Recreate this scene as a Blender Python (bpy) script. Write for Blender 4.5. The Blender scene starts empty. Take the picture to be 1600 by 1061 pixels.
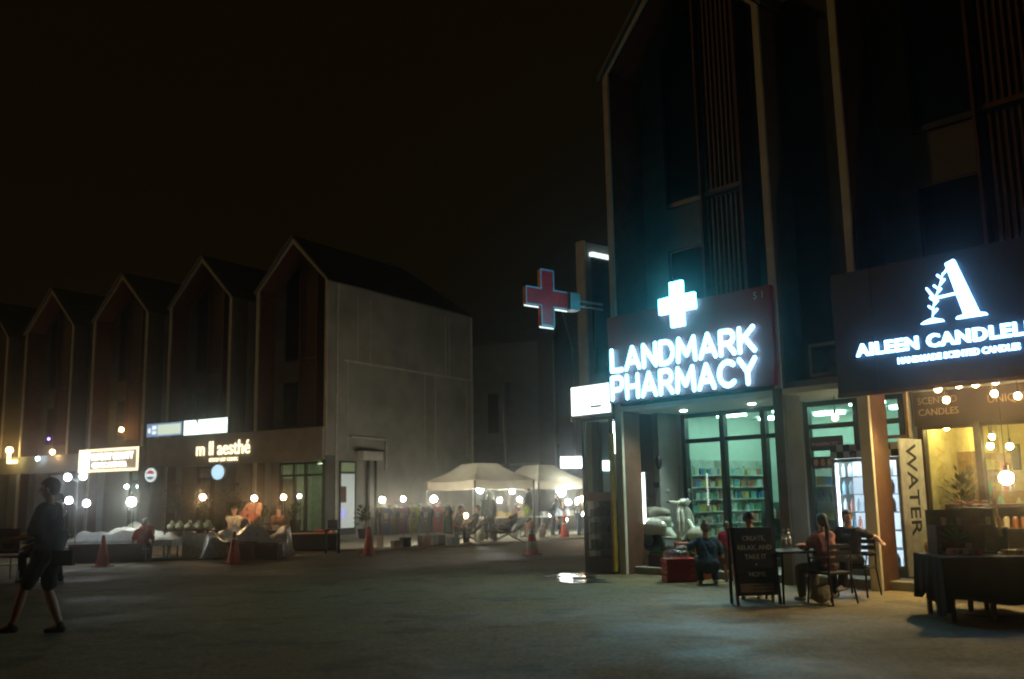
import bpy, math, random
from math import sin, cos, pi, radians, atan2, sqrt
from mathutils import Vector, Matrix, Euler
rnd = random.Random(7)
S = bpy.context.scene
COL = S.collection

# ---------------------------------------------------------------- camera, world, distant light, exposure
CAM_H = 1.45
cam = bpy.data.cameras.new('camera'); camo = bpy.data.objects.new('camera', cam); COL.objects.link(camo)
cam.sensor_width = 36; cam.lens = 33.88; cam.clip_end = 600; cam.clip_start = .05
camo.matrix_world = Matrix.Translation((0, 0, CAM_H)) @ Matrix.Rotation(pi/2 + .161625, 4, 'X') @ Matrix.Rotation(-.0183876, 4, 'Z')
cam.dof.use_dof = True; cam.dof.focus_distance = 16.5; cam.dof.aperture_fstop = 1.1; cam.dof.aperture_blades = 0
S.camera = camo
W = bpy.data.worlds.new('World'); S.world = W; W.use_nodes = True
bg = W.node_tree.nodes['Background']; bg.inputs[0].default_value = (1, .62, .09, 1); bg.inputs[1].default_value = .0020
sun = bpy.data.lights.new('distant_street_light', 'SUN'); sun.energy = .085; sun.angle = radians(4); sun.color = (1, .60, .17)
suno = bpy.data.objects.new('distant_street_light', sun); COL.objects.link(suno)
suno.rotation_euler = Vector((.95, -.08, -.30)).to_track_quat('-Z', 'Y').to_euler()
S.view_settings.view_transform = 'Standard'; S.view_settings.look = 'None'; S.view_settings.exposure = 1.0; S.view_settings.gamma = 1
S.render.engine = 'CYCLES'
try:
    c = S.cycles
    c.max_bounces = 6; c.diffuse_bounces = 3; c.glossy_bounces = 3; c.transparent_max_bounces = 12; c.volume_bounces = 0
    c.sample_clamp_indirect = 3; c.use_light_tree = True; c.caustics_reflective = False; c.caustics_refractive = False
    c.filter_width = 2.0
    c.use_denoising = True
except Exception as e: print(e)

# ---------------------------------------------------------------- materials
MC = {}
def _new(name):
    m = bpy.data.materials.new(name); m.use_nodes = True
    return m, m.node_tree.nodes, m.node_tree.links, m.node_tree.nodes['Principled BSDF']
def mat(name, col, rough=.7, metal=0, var=.18, scale=6, bump=.0, bscale=40, spec=.4, col2=None):
    key = (name,)
    if key in MC: return MC[key]
    m, N, L, b = _new(name)
    tc = N.new('ShaderNodeTexCoord'); nz = N.new('ShaderNodeTexNoise'); nz.inputs['Scale'].default_value = scale; nz.inputs['Detail'].default_value = 6
    L.new(tc.outputs['Object'], nz.inputs['Vector'])
    r = N.new('ShaderNodeValToRGB'); L.new(nz.outputs['Fac'], r.inputs[0])
    c2 = col2 or tuple(max(0, x*(1-var*1.6)) for x in col)
    r.color_ramp.elements[0].position = .32; r.color_ramp.elements[1].position = .7
    r.color_ramp.elements[0].color = (*c2, 1); r.color_ramp.elements[1].color = (*[min(1, x*(1+var*.5)) for x in col], 1)
    L.new(r.outputs[0], b.inputs['Base Color'])
    b.inputs['Roughness'].default_value = rough; b.inputs['Metallic'].default_value = metal
    b.inputs['Specular IOR Level'].default_value = spec
    if bump:
        n2 = N.new('ShaderNodeTexNoise'); n2.inputs['Scale'].default_value = bscale; n2.inputs['Detail'].default_value = 4
        L.new(tc.outputs['Object'], n2.inputs['Vector'])
        bp = N.new('ShaderNodeBump'); bp.inputs['Strength'].default_value = bump; bp.inputs['Distance'].default_value = .02
        L.new(n2.outputs['Fac'], bp.inputs['Height']); L.new(bp.outputs[0], b.inputs['Normal'])
    MC[key] = m; return m
def emit(name, col, s, base=(.8, .8, .8)):
    key = ('E', name)
    if key in MC: return MC[key]
    m, N, L, b = _new(name)
    b.inputs['Base Color'].default_value = (*base, 1); b.inputs['Emission Color'].default_value = (*col, 1); b.inputs['Emission Strength'].default_value = s
    MC[key] = m; return m
def glass(name, tint=(.85, .95, .92), gl=.08, rough=.02):
    key = ('G', name)
    if key in MC: return MC[key]
    m, N, L, b = _new(name)
    out = N['Material Output']; t = N.new('ShaderNodeBsdfTransparent'); g = N.new('ShaderNodeBsdfGlossy'); mx = N.new('ShaderNodeMixShader')
    fr = N.new('ShaderNodeLayerWeight'); fr.inputs['Blend'].default_value = .25
    mm = N.new('ShaderNodeMath'); mm.operation = 'MULTIPLY_ADD'; mm.inputs[1].default_value = .5; mm.inputs[2].default_value = gl
    L.new(fr.outputs['Fresnel'], mm.inputs[0])
    t.inputs[0].default_value = (*tint, 1); g.inputs['Roughness'].default_value = rough
    L.new(mm.outputs[0], mx.inputs[0]); L.new(t.outputs[0], mx.inputs[1]); L.new(g.outputs[0], mx.inputs[2]); L.new(mx.outputs[0], out.inputs['Surface'])
    MC[key] = m; return m

WALL = mat('painted_render_wall', (.36, .37, .335), .85, scale=.9, var=.22, bump=.15, bscale=30)
WALLG = mat('grey_painted_wall', (.27, .28, .27), .85, scale=1.6, var=.14, bump=.15, bscale=30)
TRIM = mat('pale_painted_trim', (.58, .53, .42), .7, scale=3, var=.12)
RED = mat('reddish_brown_cladding', (.13, .042, .016), .7, scale=4, var=.25)
BRICK = mat('brown_pillar_cladding', (.12, .05, .022), .6, scale=5, var=.2)
SLAT = mat('brown_timber_slats', (.14, .058, .022), .6, scale=8, var=.25)
ROOF = mat('dark_roof_sheet', (.15, .155, .15), .6, scale=3)
DARK = mat('dark_metal_frame', (.02, .022, .024), .4, scale=9)
DGLASS = mat('dark_window_glass', (.010, .012, .014), .9, spec=.03, var=.05)
SHOPG = glass('shop_window_glass')
BLACK = mat('matt_black_board', (.012, .012, .013), .55)
BLACKM = mat('black_steel', (.015, .014, .013), .4)
INFILL = mat('shaded_infill_wall', (.06, .06, .05), .9, scale=2)  # gaps between houses: their shade is put into the dark colour
JOINT = mat('pale_joint_trim', (.62, .60, .52), .7)
SURR = mat('shaded_surround', (.15, .13, .10), .8, scale=3)  # outer frame sides and pipes, shade painted in as a darker tone
FRONTW = mat('shaded_recess_wall', (.17, .15, .11), .85, scale=2)  # darker copy of the wall colour, with the recess shade painted in
SLATE = mat('slate_grey_cladding', (.15, .16, .155), .75, scale=3)
SIGNRED = mat('dark_red_sign_panel', (.30, .006, .014), .5, var=.08)
SIGNBLK = mat('charcoal_sign_panel', (.014, .018, .024), .45, var=.15)
STEEL = mat('galvanised_steel', (.35, .35, .34), .4, metal=.7)
WHITE = mat('white_plastic', (.62, .63, .6), .45, var=.08)
CREAM = mat('cream_canvas', (.66, .60, .48), .9, var=.1, scale=3, bump=.2, bscale=12)
def _translucent(m):
    N, L = m.node_tree.nodes, m.node_tree.links; b = N['Principled BSDF']; out = N['Material Output']; t = N.new('ShaderNodeBsdfTranslucent'); t.inputs[0].default_value = (.75, .68, .52, 1)
    mx = N.new('ShaderNodeMixShader'); mx.inputs[0].default_value = .16; L.new(b.outputs[0], mx.inputs[1]); L.new(t.outputs[0], mx.inputs[2]); L.new(mx.outputs[0], out.inputs['Surface'])
_translucent(CREAM)
CONE = mat('orange_cone_rubber', (.80, .085, .02), .55, var=.15)
REFL = mat('white_reflective_band', (.7, .68, .62), .4)
LEAF = mat('green_leaves', (.05, .10, .025), .6, var=.4, scale=20)
POT = mat('terracotta_pot', (.2, .1, .06), .8)
POTW = mat('white_pot', (.55, .53, .48), .6)
TILE = mat('pale_floor_tile', (.3, .29, .26), .5, scale=2)
SKIN = mat('skin', (.42, .23, .14), .55, var=.1)
HAIR = mat('dark_hair', (.012, .009, .007), .5)
WOODD = mat('dark_wood', (.06, .032, .015), .6, var=.3, scale=12)
WOOD = mat('light_wood', (.36, .22, .10), .6, var=.25, scale=12)
GRASS = mat('green_turf', (.035, .12, .02), .9, var=.4, scale=40, bump=.5, bscale=90)
CLOTHB = mat('black_table_cloth', (.005, .0045, .004), .9)
SHELFM = mat('white_shelving', (.6, .62, .6), .5)
ROOMG = mat('white_shop_wall', (.66, .72, .68), .7, var=.04)
ROOMY = mat('warm_plaster_wall', (.6, .47, .2), .8)
def cloth(n, c): return mat(n, c, .9, var=.22, scale=14, bump=.25, bscale=30)

# ---------------------------------------------------------------- mesh helpers
class MB:
    def __init__(s): s.v = []; s.f = []; s.m = []
    def add(s, vs, fs, mi=0):
        o = len(s.v); s.v += [tuple(v) for v in vs]; s.f += [tuple(o+i for i in f) for f in fs]; s.m += [mi]*len(fs); return s
    def box(s, x0, x1, y0, y1, z0, z1, mi=0):
        v = [(x, y, z) for z in (z0, z1) for y in (y0, y1) for x in (x0, x1)]
        return s.add(v, [(0, 2, 3, 1), (4, 5, 7, 6), (0, 1, 5, 4), (2, 6, 7, 3), (0, 4, 6, 2), (1, 3, 7, 5)], mi)
    def obox(s, c, ax, half, mi=0):   # oriented box: centre, 3 axes, half sizes
        c = Vector(c); A = [Vector(a).normalized()*h for a, h in zip(ax, half)]
        v = [c + A[0]*i + A[1]*j + A[2]*k for k in (-1, 1) for j in (-1, 1) for i in (-1, 1)]
        return s.add(v, [(0, 2, 3, 1), (4, 5, 7, 6), (0, 1, 5, 4), (2, 6, 7, 3), (0, 4, 6, 2), (1, 3, 7, 5)], mi)
    def prism(s, poly, y0, y1, mi=0, axis='y'):   # polygon of (x, z), extruded along y
        n = len(poly)
        P = (lambda x, z, y: (x, y, z)) if axis == 'y' else ((lambda x, z, y: (x, z, y)) if axis == 'z' else (lambda x, z, y: (y, x, z)))
        v = [P(x, z, y0) for x, z in poly] + [P(x, z, y1) for x, z in poly]
        return s.add(v, [tuple(range(n)), tuple(range(2*n-1, n-1, -1))] + [(i, i+n, (i+1) % n+n, (i+1) % n) for i in range(n)], mi)
    def ring(s, outer, inner, y0, y1, mi=0, closed=True):   # frame between two matching outlines
        n = len(outer); v = [(x, y0, z) for x, z in outer+inner] + [(x, y1, z) for x, z in outer+inner]; f = []
        for i in range(n if closed else n-1):
            j = (i+1) % n
            f += [(i, j, n+j, n+i), (2*n+i, 3*n+i, 3*n+j, 2*n+j), (i, 2*n+i, 2*n+j, j), (n+i, n+j, 3*n+j, 3*n+i)]
        if not closed:
            f += [(0, n, 3*n, 2*n), (n-1, 3*n-1, 4*n-1, 2*n-1)]
        return s.add(v, f, mi)
    def cyl(s, a, b, r0, r1=None, n=12, mi=0, cap=True):
        a, b = Vector(a), Vector(b); r1 = r0 if r1 is None else r1
        d = (b-a).normalized(); u = d.orthogonal().normalized(); w = d.cross(u)
        v = [a+(u*cos(2*pi*i/n)+w*sin(2*pi*i/n))*r0 for i in range(n)] + [b+(u*cos(2*pi*i/n)+w*sin(2*pi*i/n))*r1 for i in range(n)]
        f = [(i, (i+1) % n, (i+1) % n+n, i+n) for i in range(n)]
        if cap: f += [tuple(range(n-1, -1, -1)), tuple(range(n, 2*n))]
        return s.add(v, f, mi)
    def tube(s, pts, r, n=8, mi=0):
        for i in range(len(pts)-1): s.cyl(pts[i], pts[i+1], r, r, n, mi)
        return s
    def lathe(s, prof, c=(0, 0, 0), n=16, mi=0, axis=(0, 0, 1)):
        q = Vector((0, 0, 1)).rotation_difference(Vector(axis)); c = Vector(c); v = []
        for r, z in prof: v += [c + q @ Vector((r*cos(2*pi*i/n), r*sin(2*pi*i/n), z)) for i in range(n)]
        m = len(prof); f = [(k*n+i, k*n+(i+1) % n, (k+1)*n+(i+1) % n, (k+1)*n+i) for k in range(m-1) for i in range(n)]
        f += [tuple(range(n-1, -1, -1)), tuple(range((m-1)*n, m*n))]
        return s.add(v, f, mi)
    def ell(s, c, r, n=12, m=8, mi=0, rot=None):
        c = Vector(c); r = (r, r, r) if isinstance(r, (int, float)) else r; v = []; R = rot or Matrix.Identity(3)
        for k in range(m+1):
            t = pi*k/m; q = max(sin(t), .02)
            v += [c + R @ Vector((r[0]*q*cos(2*pi*i/n), r[1]*q*sin(2*pi*i/n), -r[2]*cos(t))) for i in range(n)]
        f = [(k*n+i, k*n+(i+1) % n, (k+1)*n+(i+1) % n, (k+1)*n+i) for k in range(m) for i in range(n)]
        f += [tuple(range(n-1, -1, -1)), tuple(range(m*n, (m+1)*n))]
        return s.add(v, f, mi)
    def cap(s, a, b, ra, rb, n=12):   # tapered capsule
        a, b = Vector(a), Vector(b); d = b-a; L = d.length
        if L < 1e-5: return s.ell(a, max(ra, rb))
        prof = [(max(.003, ra*cos(t)), -ra*sin(t)) for t in (1.45, 1.0, .5)] + [(ra, 0), (rb, L)] + [(max(.003, rb*cos(t)), L+rb*sin(t)) for t in (.5, 1.0, 1.45)]
        return s.lathe(prof, a, n, 0, d.normalized())
    def chain(s, pts, rs, n=12):
        for i in range(len(pts)-1): s.cap(pts[i], pts[i+1], rs[i], rs[i+1], n)
        return s
    def build(s, name, mats, parent=None, smooth=False, bevel=0, loc=None, rotz=0):
        me = bpy.data.meshes.new(name); me.from_pydata(s.v, [], s.f); me.validate()
        mats = mats if isinstance(mats, (list, tuple)) else [mats]
        for m in mats: me.materials.append(m)
        for p, mi in zip(me.polygons, s.m): p.material_index = mi; p.use_smooth = smooth
        o = bpy.data.objects.new(name, me); COL.objects.link(o)
        if parent: o.parent = parent
        if loc is not None: o.location = loc; o.rotation_euler.z = rotz
        if bevel:
            b = o.modifiers.new('bevel', 'BEVEL'); b.width = bevel; b.segments = 2; b.limit_method = 'ANGLE'
        if smooth:
            try: me.set_sharp_from_angle(angle=radians(42))
            except Exception: pass
        return o
def baked(o):
    dg = bpy.context.evaluated_depsgraph_get(); dg.update()
    me = bpy.data.meshes.new_from_object(o.evaluated_get(dg)); me.name = o.name
    o.modifiers.clear(); o.data = me; return o
def blob(mb, name, mats, parent=None, vox=.012, sm=3, loc=None, rotz=0):   # union the pieces into one continuous skin
    o = mb.build(name, mats, parent, False, 0, loc, rotz)
    r = o.modifiers.new('r', 'REMESH'); r.mode = 'VOXEL'; r.voxel_size = vox; r.use_smooth_shade = True
    if sm:
        k = o.modifiers.new('s', 'SMOOTH'); k.iterations = sm; k.factor = .6
    bpy.context.view_layer.update(); return baked(o)
from mathutils import noise as mnoise
def wrinkle(o, amp=.010, sc=11, ridged=True):   # cloth folds
    me = o.data; me.update(); off = Vector((rnd.random()*9, rnd.random()*9, rnd.random()*9)); N_ = [v.normal.copy() for v in me.vertices]
    for v, nn_ in zip(me.vertices, N_):
        p = Vector((v.co.x*sc, v.co.y*sc, v.co.z*sc*.55)) + off; f_ = mnoise.noise(p); f_ = (1-abs(f_)*2.4) if ridged else f_
        v.co += nn_*amp*f_
    return o
def tag(o, label=None, cat=None, group=None, kind=None):
    if label: o['label'] = label
    if cat: o['category'] = cat
    if group: o['group'] = group
    if kind: o['kind'] = kind
    return o
def empty(name, loc=(0, 0, 0), rz=0, label=None, cat=None, group=None):
    o = bpy.data.objects.new(name, None); COL.objects.link(o); o.location = loc; o.rotation_euler.z = rz; o.empty_display_size = .1
    return tag(o, label, cat, group)
def copy_tree(o, parent=None):
    c = o.copy(); COL.objects.link(c); c.parent = parent
    for ch in list(o.children): copy_tree(ch, c)
    return c
def text(name, s, size, m, parent, loc, rot=(pi/2, 0, 0), ext=.01, off=0, sx=1, align='LEFT', sp=1.0):
    cu = bpy.data.curves.new(name, 'FONT'); cu.body = s; cu.size = size; cu.extrude = ext; cu.offset = off; cu.align_x = align; cu.space_character = sp
    cu.resolution_u = 3; cu.materials.append(m)
    t = bpy.data.objects.new(name, cu); COL.objects.link(t); bpy.context.view_layer.update()
    me = bpy.data.meshes.new_from_object(t.evaluated_get(bpy.context.evaluated_depsgraph_get()))
    bpy.data.objects.remove(t)
    o = bpy.data.objects.new(name, me); COL.objects.link(o); o.parent = parent; o.location = loc; o.rotation_euler = rot; o.scale.x = sx
    if not me.materials: me.materials.append(m)
    return o

# ---------------------------------------------------------------- frames of the two rows of shophouses
AR = -.86245; OR = Vector((1.9102, 18.3126, 0)); dR = Vector((cos(AR), sin(AR), 0)); nR = Vector((-sin(AR), cos(AR), 0))
AL = -.556887; OL = Vector((-6.9576, 36, 0)); dL = Vector((cos(AL), sin(AL), 0)); nL = Vector((-sin(AL), cos(AL), 0))
def R(u, v, z=0): return OR + dR*u + nR*v + Vector((0, 0, z))
def LL(u, v, z=0): return OL + dL*u + nL*v + Vector((0, 0, z))

# ---------------------------------------------------------------- ground
def ground_mat():
    m, N, L, b = _new('worn_asphalt')
    tc = N.new('ShaderNodeTexCoord')
    def noise(sc, det=8, rough=.6):
        n = N.new('ShaderNodeTexNoise'); n.inputs['Scale'].default_value = sc; n.inputs['Detail'].default_value = det; n.inputs['Roughness'].default_value = rough
        L.new(tc.outputs['Object'], n.inputs['Vector']); return n
    a = noise(.35); c = noise(3.5); d = noise(60, 3)
    def mixf(x, y, f):
        k = N.new('ShaderNodeMix'); k.inputs[0].default_value = f; L.new(x, k.inputs[2]); L.new(y, k.inputs[3]); return k.outputs[0]
    s = mixf(mixf(a.outputs['Fac'], c.outputs['Fac'], .45), d.outputs['Fac'], .3)
    e = noise(22, 5, .75); s = mixf(s, e.outputs['Fac'], .35)
    r = N.new('ShaderNodeValToRGB'); L.new(s, r.inputs[0])
    r.color_ramp.elements[0].position = .40; r.color_ramp.elements[0].color = (.07, .054, .022, 1)
    r.color_ramp.elements[1].position = .58; r.color_ramp.elements[1].color = (.27, .205, .092, 1)
    vr = N.new('ShaderNodeTexVoronoi'); vr.feature = 'DISTANCE_TO_EDGE'; vr.inputs['Scale'].default_value = .28
    wv = N.new('ShaderNodeMix'); wv.data_type = 'VECTOR'; wv.inputs[0].default_value = .12; L.new(tc.outputs['Object'], wv.inputs[4]); L.new(c.outputs['Color'], wv.inputs[5]); L.new(wv.outputs[1], vr.inputs['Vector'])
    cr_ = N.new('ShaderNodeMapRange'); cr_.inputs[1].default_value = .0; cr_.inputs[2].default_value = .006; cr_.inputs[3].default_value = .78; cr_.inputs[4].default_value = 1; L.new(vr.outputs['Distance'], cr_.inputs[0])
    st_ = N.new('ShaderNodeMapRange'); st_.inputs[1].default_value = .56; st_.inputs[2].default_value = .62; st_.inputs[3].default_value = 1; st_.inputs[4].default_value = .6; sn = noise(1.1, 3); L.new(sn.outputs['Fac'], st_.inputs[0])
    mm = N.new('ShaderNodeMath'); mm.operation = 'MULTIPLY'; g1 = noise(14, 6, .8); g2 = N.new('ShaderNodeMapRange'); g2.inputs[1].default_value = .38; g2.inputs[2].default_value = .62; g2.inputs[3].default_value = .62; g2.inputs[4].default_value = 1.25; L.new(g1.outputs['Fac'], g2.inputs[0])
    g3 = N.new('ShaderNodeMath'); g3.operation = 'MULTIPLY'; L.new(cr_.outputs[0], g3.inputs[0]); L.new(g2.outputs[0], g3.inputs[1]); L.new(g3.outputs[0], mm.inputs[0]); L.new(st_.outputs[0], mm.inputs[1])
    mx = N.new('ShaderNodeMix'); mx.data_type = 'RGBA'; mx.blend_type = 'MULTIPLY'; mx.inputs[0].default_value = 1; L.new(r.outputs[0], mx.inputs[6]); L.new(mm.outputs[0], mx.inputs[7])
    L.new(mx.outputs[2], b.inputs['Base Color'])
    rr = N.new('ShaderNodeMapRange'); rr.inputs[1].default_value = .4; rr.inputs[2].default_value = .6; rr.inputs[3].default_value = .55; rr.inputs[4].default_value = .9
    L.new(a.outputs['Fac'], rr.inputs[0]); L.new(rr.outputs[0], b.inputs['Roughness'])
    bp = N.new('ShaderNodeBump'); bp.inputs['Strength'].default_value = .7; bp.inputs['Distance'].default_value = .03
    L.new(mixf(c.outputs['Fac'], d.outputs['Fac'], .5), bp.inputs['Height']); L.new(bp.outputs[0], b.inputs['Normal'])
    return m
g = MB().add([(-300, -60, 0), (300, -60, 0), (300, 400, 0), (-300, 400, 0)], [(0, 1, 2, 3)]).build('ground', ground_mat()); tag(g, kind='structure')
PAVE = mat('concrete_pavement', (.26, .25, .21), .8, scale=2, var=.25, bump=.3, bscale=25)
def slab(name, F, u0, u1, v0, v1, z):
    pts = [F(u0, v0), F(u1, v0), F(u1, v1), F(u0, v1)]
    o = MB().prism([(p.x, p.y) for p in pts], -.05, z, axis='z').build(name, PAVE, bevel=.015); tag(o, kind='structure')
slab('pavement', R, -.0, 14, .22, 9.6, .13)
slab('pavement', LL, -45, .0, -1.4, 9.6, .15)

pm = MB().prism([(-24, 19.3), (-14.0, 23.6), (-9.76, 25.6), (-3.08, 28.6), (2.35, 33.7), (9, 41), (9, 60), (-40, 60), (-40, 30)], -.05, .028, axis='z').build('pavement', mat('pale_concrete_apron', (.40, .38, .30), .8, scale=1.5, var=.25, bump=.3, bscale=25), bevel=.01); tag(pm, kind='structure')
def puddle():
    m, N, L, b = _new('puddle_water')
    b.inputs['Base Color'].default_value = (.03, .03, .03, 1); b.inputs['Roughness'].default_value = .04; b.inputs['Specular IOR Level'].default_value = 1
    tc = N.new('ShaderNodeTexCoord'); n = N.new('ShaderNodeTexNoise'); n.inputs['Scale'].default_value = 5; L.new(tc.outputs['Object'], n.inputs['Vector'])
    bp = N.new('ShaderNodeBump'); bp.inputs['Strength'].default_value = .5; bp.inputs['Distance'].default_value = .03; L.new(n.outputs['Fac'], bp.inputs['Height']); L.new(bp.outputs[0], b.inputs['Normal'])
    damp = mat('damp_concrete', (.06, .055, .04), .55, var=.3, scale=8, bump=.4, bscale=30)
    L_P = [(1.0, 18.2, .30, .42, .2, 0), (1.05, 17.0, .38, .20, .1, 0), (.85, 17.55, .16, .22, 0, 0), (1.3, 17.7, .10, .25, .3, 0), (.6, 18.0, .12, .16, 0, 0), (1.25, 16.6, .2, .07, 0, 0), (1.0, 17.6, .5, 1.1, .1, 1)]
    for k, (cx, cy, a, bb, rot, dp) in enumerate(L_P):
        rr = random.Random(k); n = 72; ph = [rr.random()*6 for _ in range(4)]; pts = []
        for i in range(n):
            t = 2*pi*i/n; q = 1 + .25*sin(3*t+ph[0]) + .18*sin(5*t+ph[1]) + .13*sin(9*t+ph[2]) + .09*sin(17*t+ph[3])
            x, y = a*q*cos(t), bb*q*sin(t); pts.append((cx+x*cos(rot)-y*sin(rot), cy+x*sin(rot)+y*cos(rot), .004 if dp else .008))
        tag(MB().add(pts, [tuple(range(n))]).build('damp_patch' if dp else 'puddle', damp if dp else m), kind='structure')
puddle()

# ---------------------------------------------------------------- gabled shophouse unit
KNEE, PEAK = 9.75, 11.72
def pent(w, t=0, z0=3.1, knee=KNEE, peak=PEAK):
    sl = (peak-knee)/(w/2); dz = t*(sqrt(1+sl*sl)-sl)
    return [(t, z0), (t, knee+dz-t*0), (w/2, peak-t*sqrt(1+sl*sl)), (w-t, knee+dz), (w-t, z0)]
endhouse = [None]
def gable_unit(root, Wd=3.75, period=5.1, depth=9.7, gap=True, hip=True, mwall=WALL, sw=(.5, .5)):
    # upper body with hipped rear
    w = Wd; y0 = .9; b = MB(); rb = 2.7 if hip else 0
    v = [(0, y0, 3.1), (w, y0, 3.1), (w, y0, KNEE), (w/2, y0, PEAK), (0, y0, KNEE), (0, depth, 3.1), (w, depth, 3.1), (w, depth, KNEE), (w/2, depth-rb, PEAK), (0, depth, KNEE)]
    b.add([v[0], v[1], v[2], v[3], v[4]], [(0, 1, 2, 3, 4)], 1)
    b.add(v, [(0, 5, 6, 1), (1, 6, 7, 2), (0, 4, 9, 5), (2, 7, 8, 3), (3, 8, 9, 4), (5, 9, 7, 6), (7, 9, 8)])
    # ground floor: side walls, back wall
    b.box(0, .15, sw[0], depth, 0, 3.1)
    if sw[1]: b.box(w-.15, w, sw[1], depth, 0, 3.1)
    b.box(.15, w-.15, 6.0, 6.15, 0, 3.1)
    b.build('wall', [mwall, FRONTW], root)
    o, i = pent(w, 0), pent(w, .13)
    MB().ring(o, i, 0, .05, closed=False).build('gable_frame', TRIM, root, bevel=.008)
    MB().ring(o, i, .0505, .9, closed=False).build('gable_surround', SURR if gap else (WALL if hip and root is endhouse[0] else SURR), root)
    o2, i2 = pent(w, .131), pent(w, .17)
    MB().ring(o2, i2, .07, .9, closed=False).build('reveal', RED, root)
    # pillars
    for x0 in (0, w-.18):
        MB().box(x0, x0+.18, 0, .07, 0, 3.1).build('pillar', TRIM if x0 == 0 else SLATE, root, bevel=.01)
        MB().box(x0+.004, x0+.184, .07, .5, 0, 3.1).build('pillar_cladding', BRICK if x0 == 0 else SLATE, root)
    # roof
    sl = (PEAK-KNEE)/(w/2); e = .10; z = .05; r = MB()
    A = [(-e, -.06, KNEE-e*sl+z), (-e, depth+e, KNEE-e*sl+z), (w/2, depth-rb, PEAK+z), (w/2, -.06, PEAK+z), (w+e, depth+e, KNEE-e*sl+z), (w+e, -.06, KNEE-e*sl+z)]
    lo = [(x, y, q+z-.0) for x, y, q in A]
    f = [(0, 1, 2, 3), (3, 2, 4, 5)] + ([(1, 4, 2)] if hip else [])
    up = [(x, y, q+.07) for x, y, q in A]
    r.add(A, [tuple(reversed(q)) for q in f]); r.add(up, f)
    r.add([A[0], A[3], A[5], up[0], up[3], up[5]], [(0, 1, 4, 3), (1, 2, 5, 4)]); r.add([A[0], A[1], up[0], up[1]], [(0, 1, 3, 2)]); r.add([A[5], A[4], up[5], up[4]], [(1, 0, 2, 3)])
    r.build('roof', ROOF, root)
    # windows in recess
    def zr(x): return KNEE + sl*min(x, w-x) - .42
    for k, poly in enumerate([[(.80, 6.95), (1.86, 6.95), (1.86, zr(1.86)), (.80, zr(.80))], [(.80, 4.3), (1.86, 4.3), (1.86, 6.1), (.80, 6.1)]]):
        cx = sum(p[0] for p in poly)/4; cz = sum(p[1] for p in poly)/4
        inn = [(cx+(x-cx)*.9, cz+(q-cz)*.95) for x, q in poly]
        wo = MB().ring(poly, inn, .84, .897).build('window', DARK, root)
        MB().prism(inn, .87, .885).build('pane', DGLASS, wo)
    if True:
        for z0, z1, f1 in ((4.25, 6.82, None), (6.98, None, 1)):
            m = MB(); n = 8
            for k in range(n):
                x = 1.95 + k*.105
                m.box(x, x+.04, .62, .72, z0, (z1 if z1 else zr(x)+.1))
            m.box(1.93, 2.75, .6, .75, z0-.08, z0); m.build('slat_screen', SLAT, root)
        MB().box(2.78, 2.84, .5, .9, 4.2, zr(2.8)+.1).box(1.88, 1.93, .5, .9, 4.2, zr(1.9)+.1).build('screen_post', RED, root)
    if gap:
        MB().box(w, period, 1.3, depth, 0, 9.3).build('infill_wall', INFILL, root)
        MB().cyl((w+.3, 1.22, .1), (w+.3, 1.22, 9.2), .05).build('drain_pipe', SURR, root, True)
def shopfront(root, x0, x1, y, mulls, trans=2.5, z0=.15, z1=3.0, m=DARK, gm=SHOPG):
    f = MB(); f.box(x0, x1, y-.05, y+.05, z1-.08, z1); f.box(x0, x1, y-.05, y+.05, z0, z0+.14); f.box(x0, x1, y-.045, y+.045, trans-.04, trans+.04)
    for x, wd in [(x0, .09), (x1-.09, .09)] + [(q, .1) for q in mulls]: f.box(x, x+wd, y-.06, y+.06, z0, z1)
    o = f.build('window', m, root); MB().box(x0+.05, x1-.05, y-.006, y+.006, z0+.1, z1-.05).build('pane', gm, o); return o
def wallstrip(root, x0, x1, y, z0=.0, z1=3.1, m=WALL, name='front_wall', t=.12): return MB().box(x0, x1, y, y+t, z0, z1).build(name, m, root)

# ---------------------------------------------------------------- stroke lettering (rounded illuminated letters)
def arc(cx, cy, rx, ry, a0, a1, n=8): return [(cx+rx*cos(radians(a0+(a1-a0)*i/n)), cy+ry*sin(radians(a0+(a1-a0)*i/n))) for i in range(n+1)]
GL = {'L': (.62, [[(0, 1), (0, 0), (.62, 0)]]), 'A': (.8, [[(0, 0), (.4, 1), (.8, 0)], [(.14, .3), (.66, .3)]]),
      'N': (.72, [[(0, 0), (0, 1), (.72, 0), (.72, 1)]]), 'D': (.72, [[(0, 0), (0, 1), (.3, 1)] + arc(.3, .5, .42, .5, 90, -90)[1:] + [(0, 0)]]),
      'M': (.95, [[(0, 0), (.06, 1), (.475, .25), (.89, 1), (.95, 0)]]), 'R': (.68, [[(0, 0), (0, 1), (.38, 1)] + arc(.38, .73, .27, .27, 90, -90)[1:] + [(0, .46)], [(.36, .44), (.68, 0)]]),
      'K': (.72, [[(0, 0), (0, 1)], [(.68, 1), (.06, .45)], [(.26, .58), (.72, 0)]]), 'P': (.66, [[(0, 0), (0, 1), (.38, 1)] + arc(.38, .71, .28, .29, 90, -90)[1:] + [(0, .42)]]),
      'H': (.68, [[(0, 0), (0, 1)], [(.68, 0), (.68, 1)], [(0, .5), (.68, .5)]]), 'C': (.78, [arc(.45, .5, .45, .5, 48, 312, 12)]), 'Y': (.78, [[(0, 1), (.39, .46), (.78, 1)], [(.39, .46), (.39, 0)]])}
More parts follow.
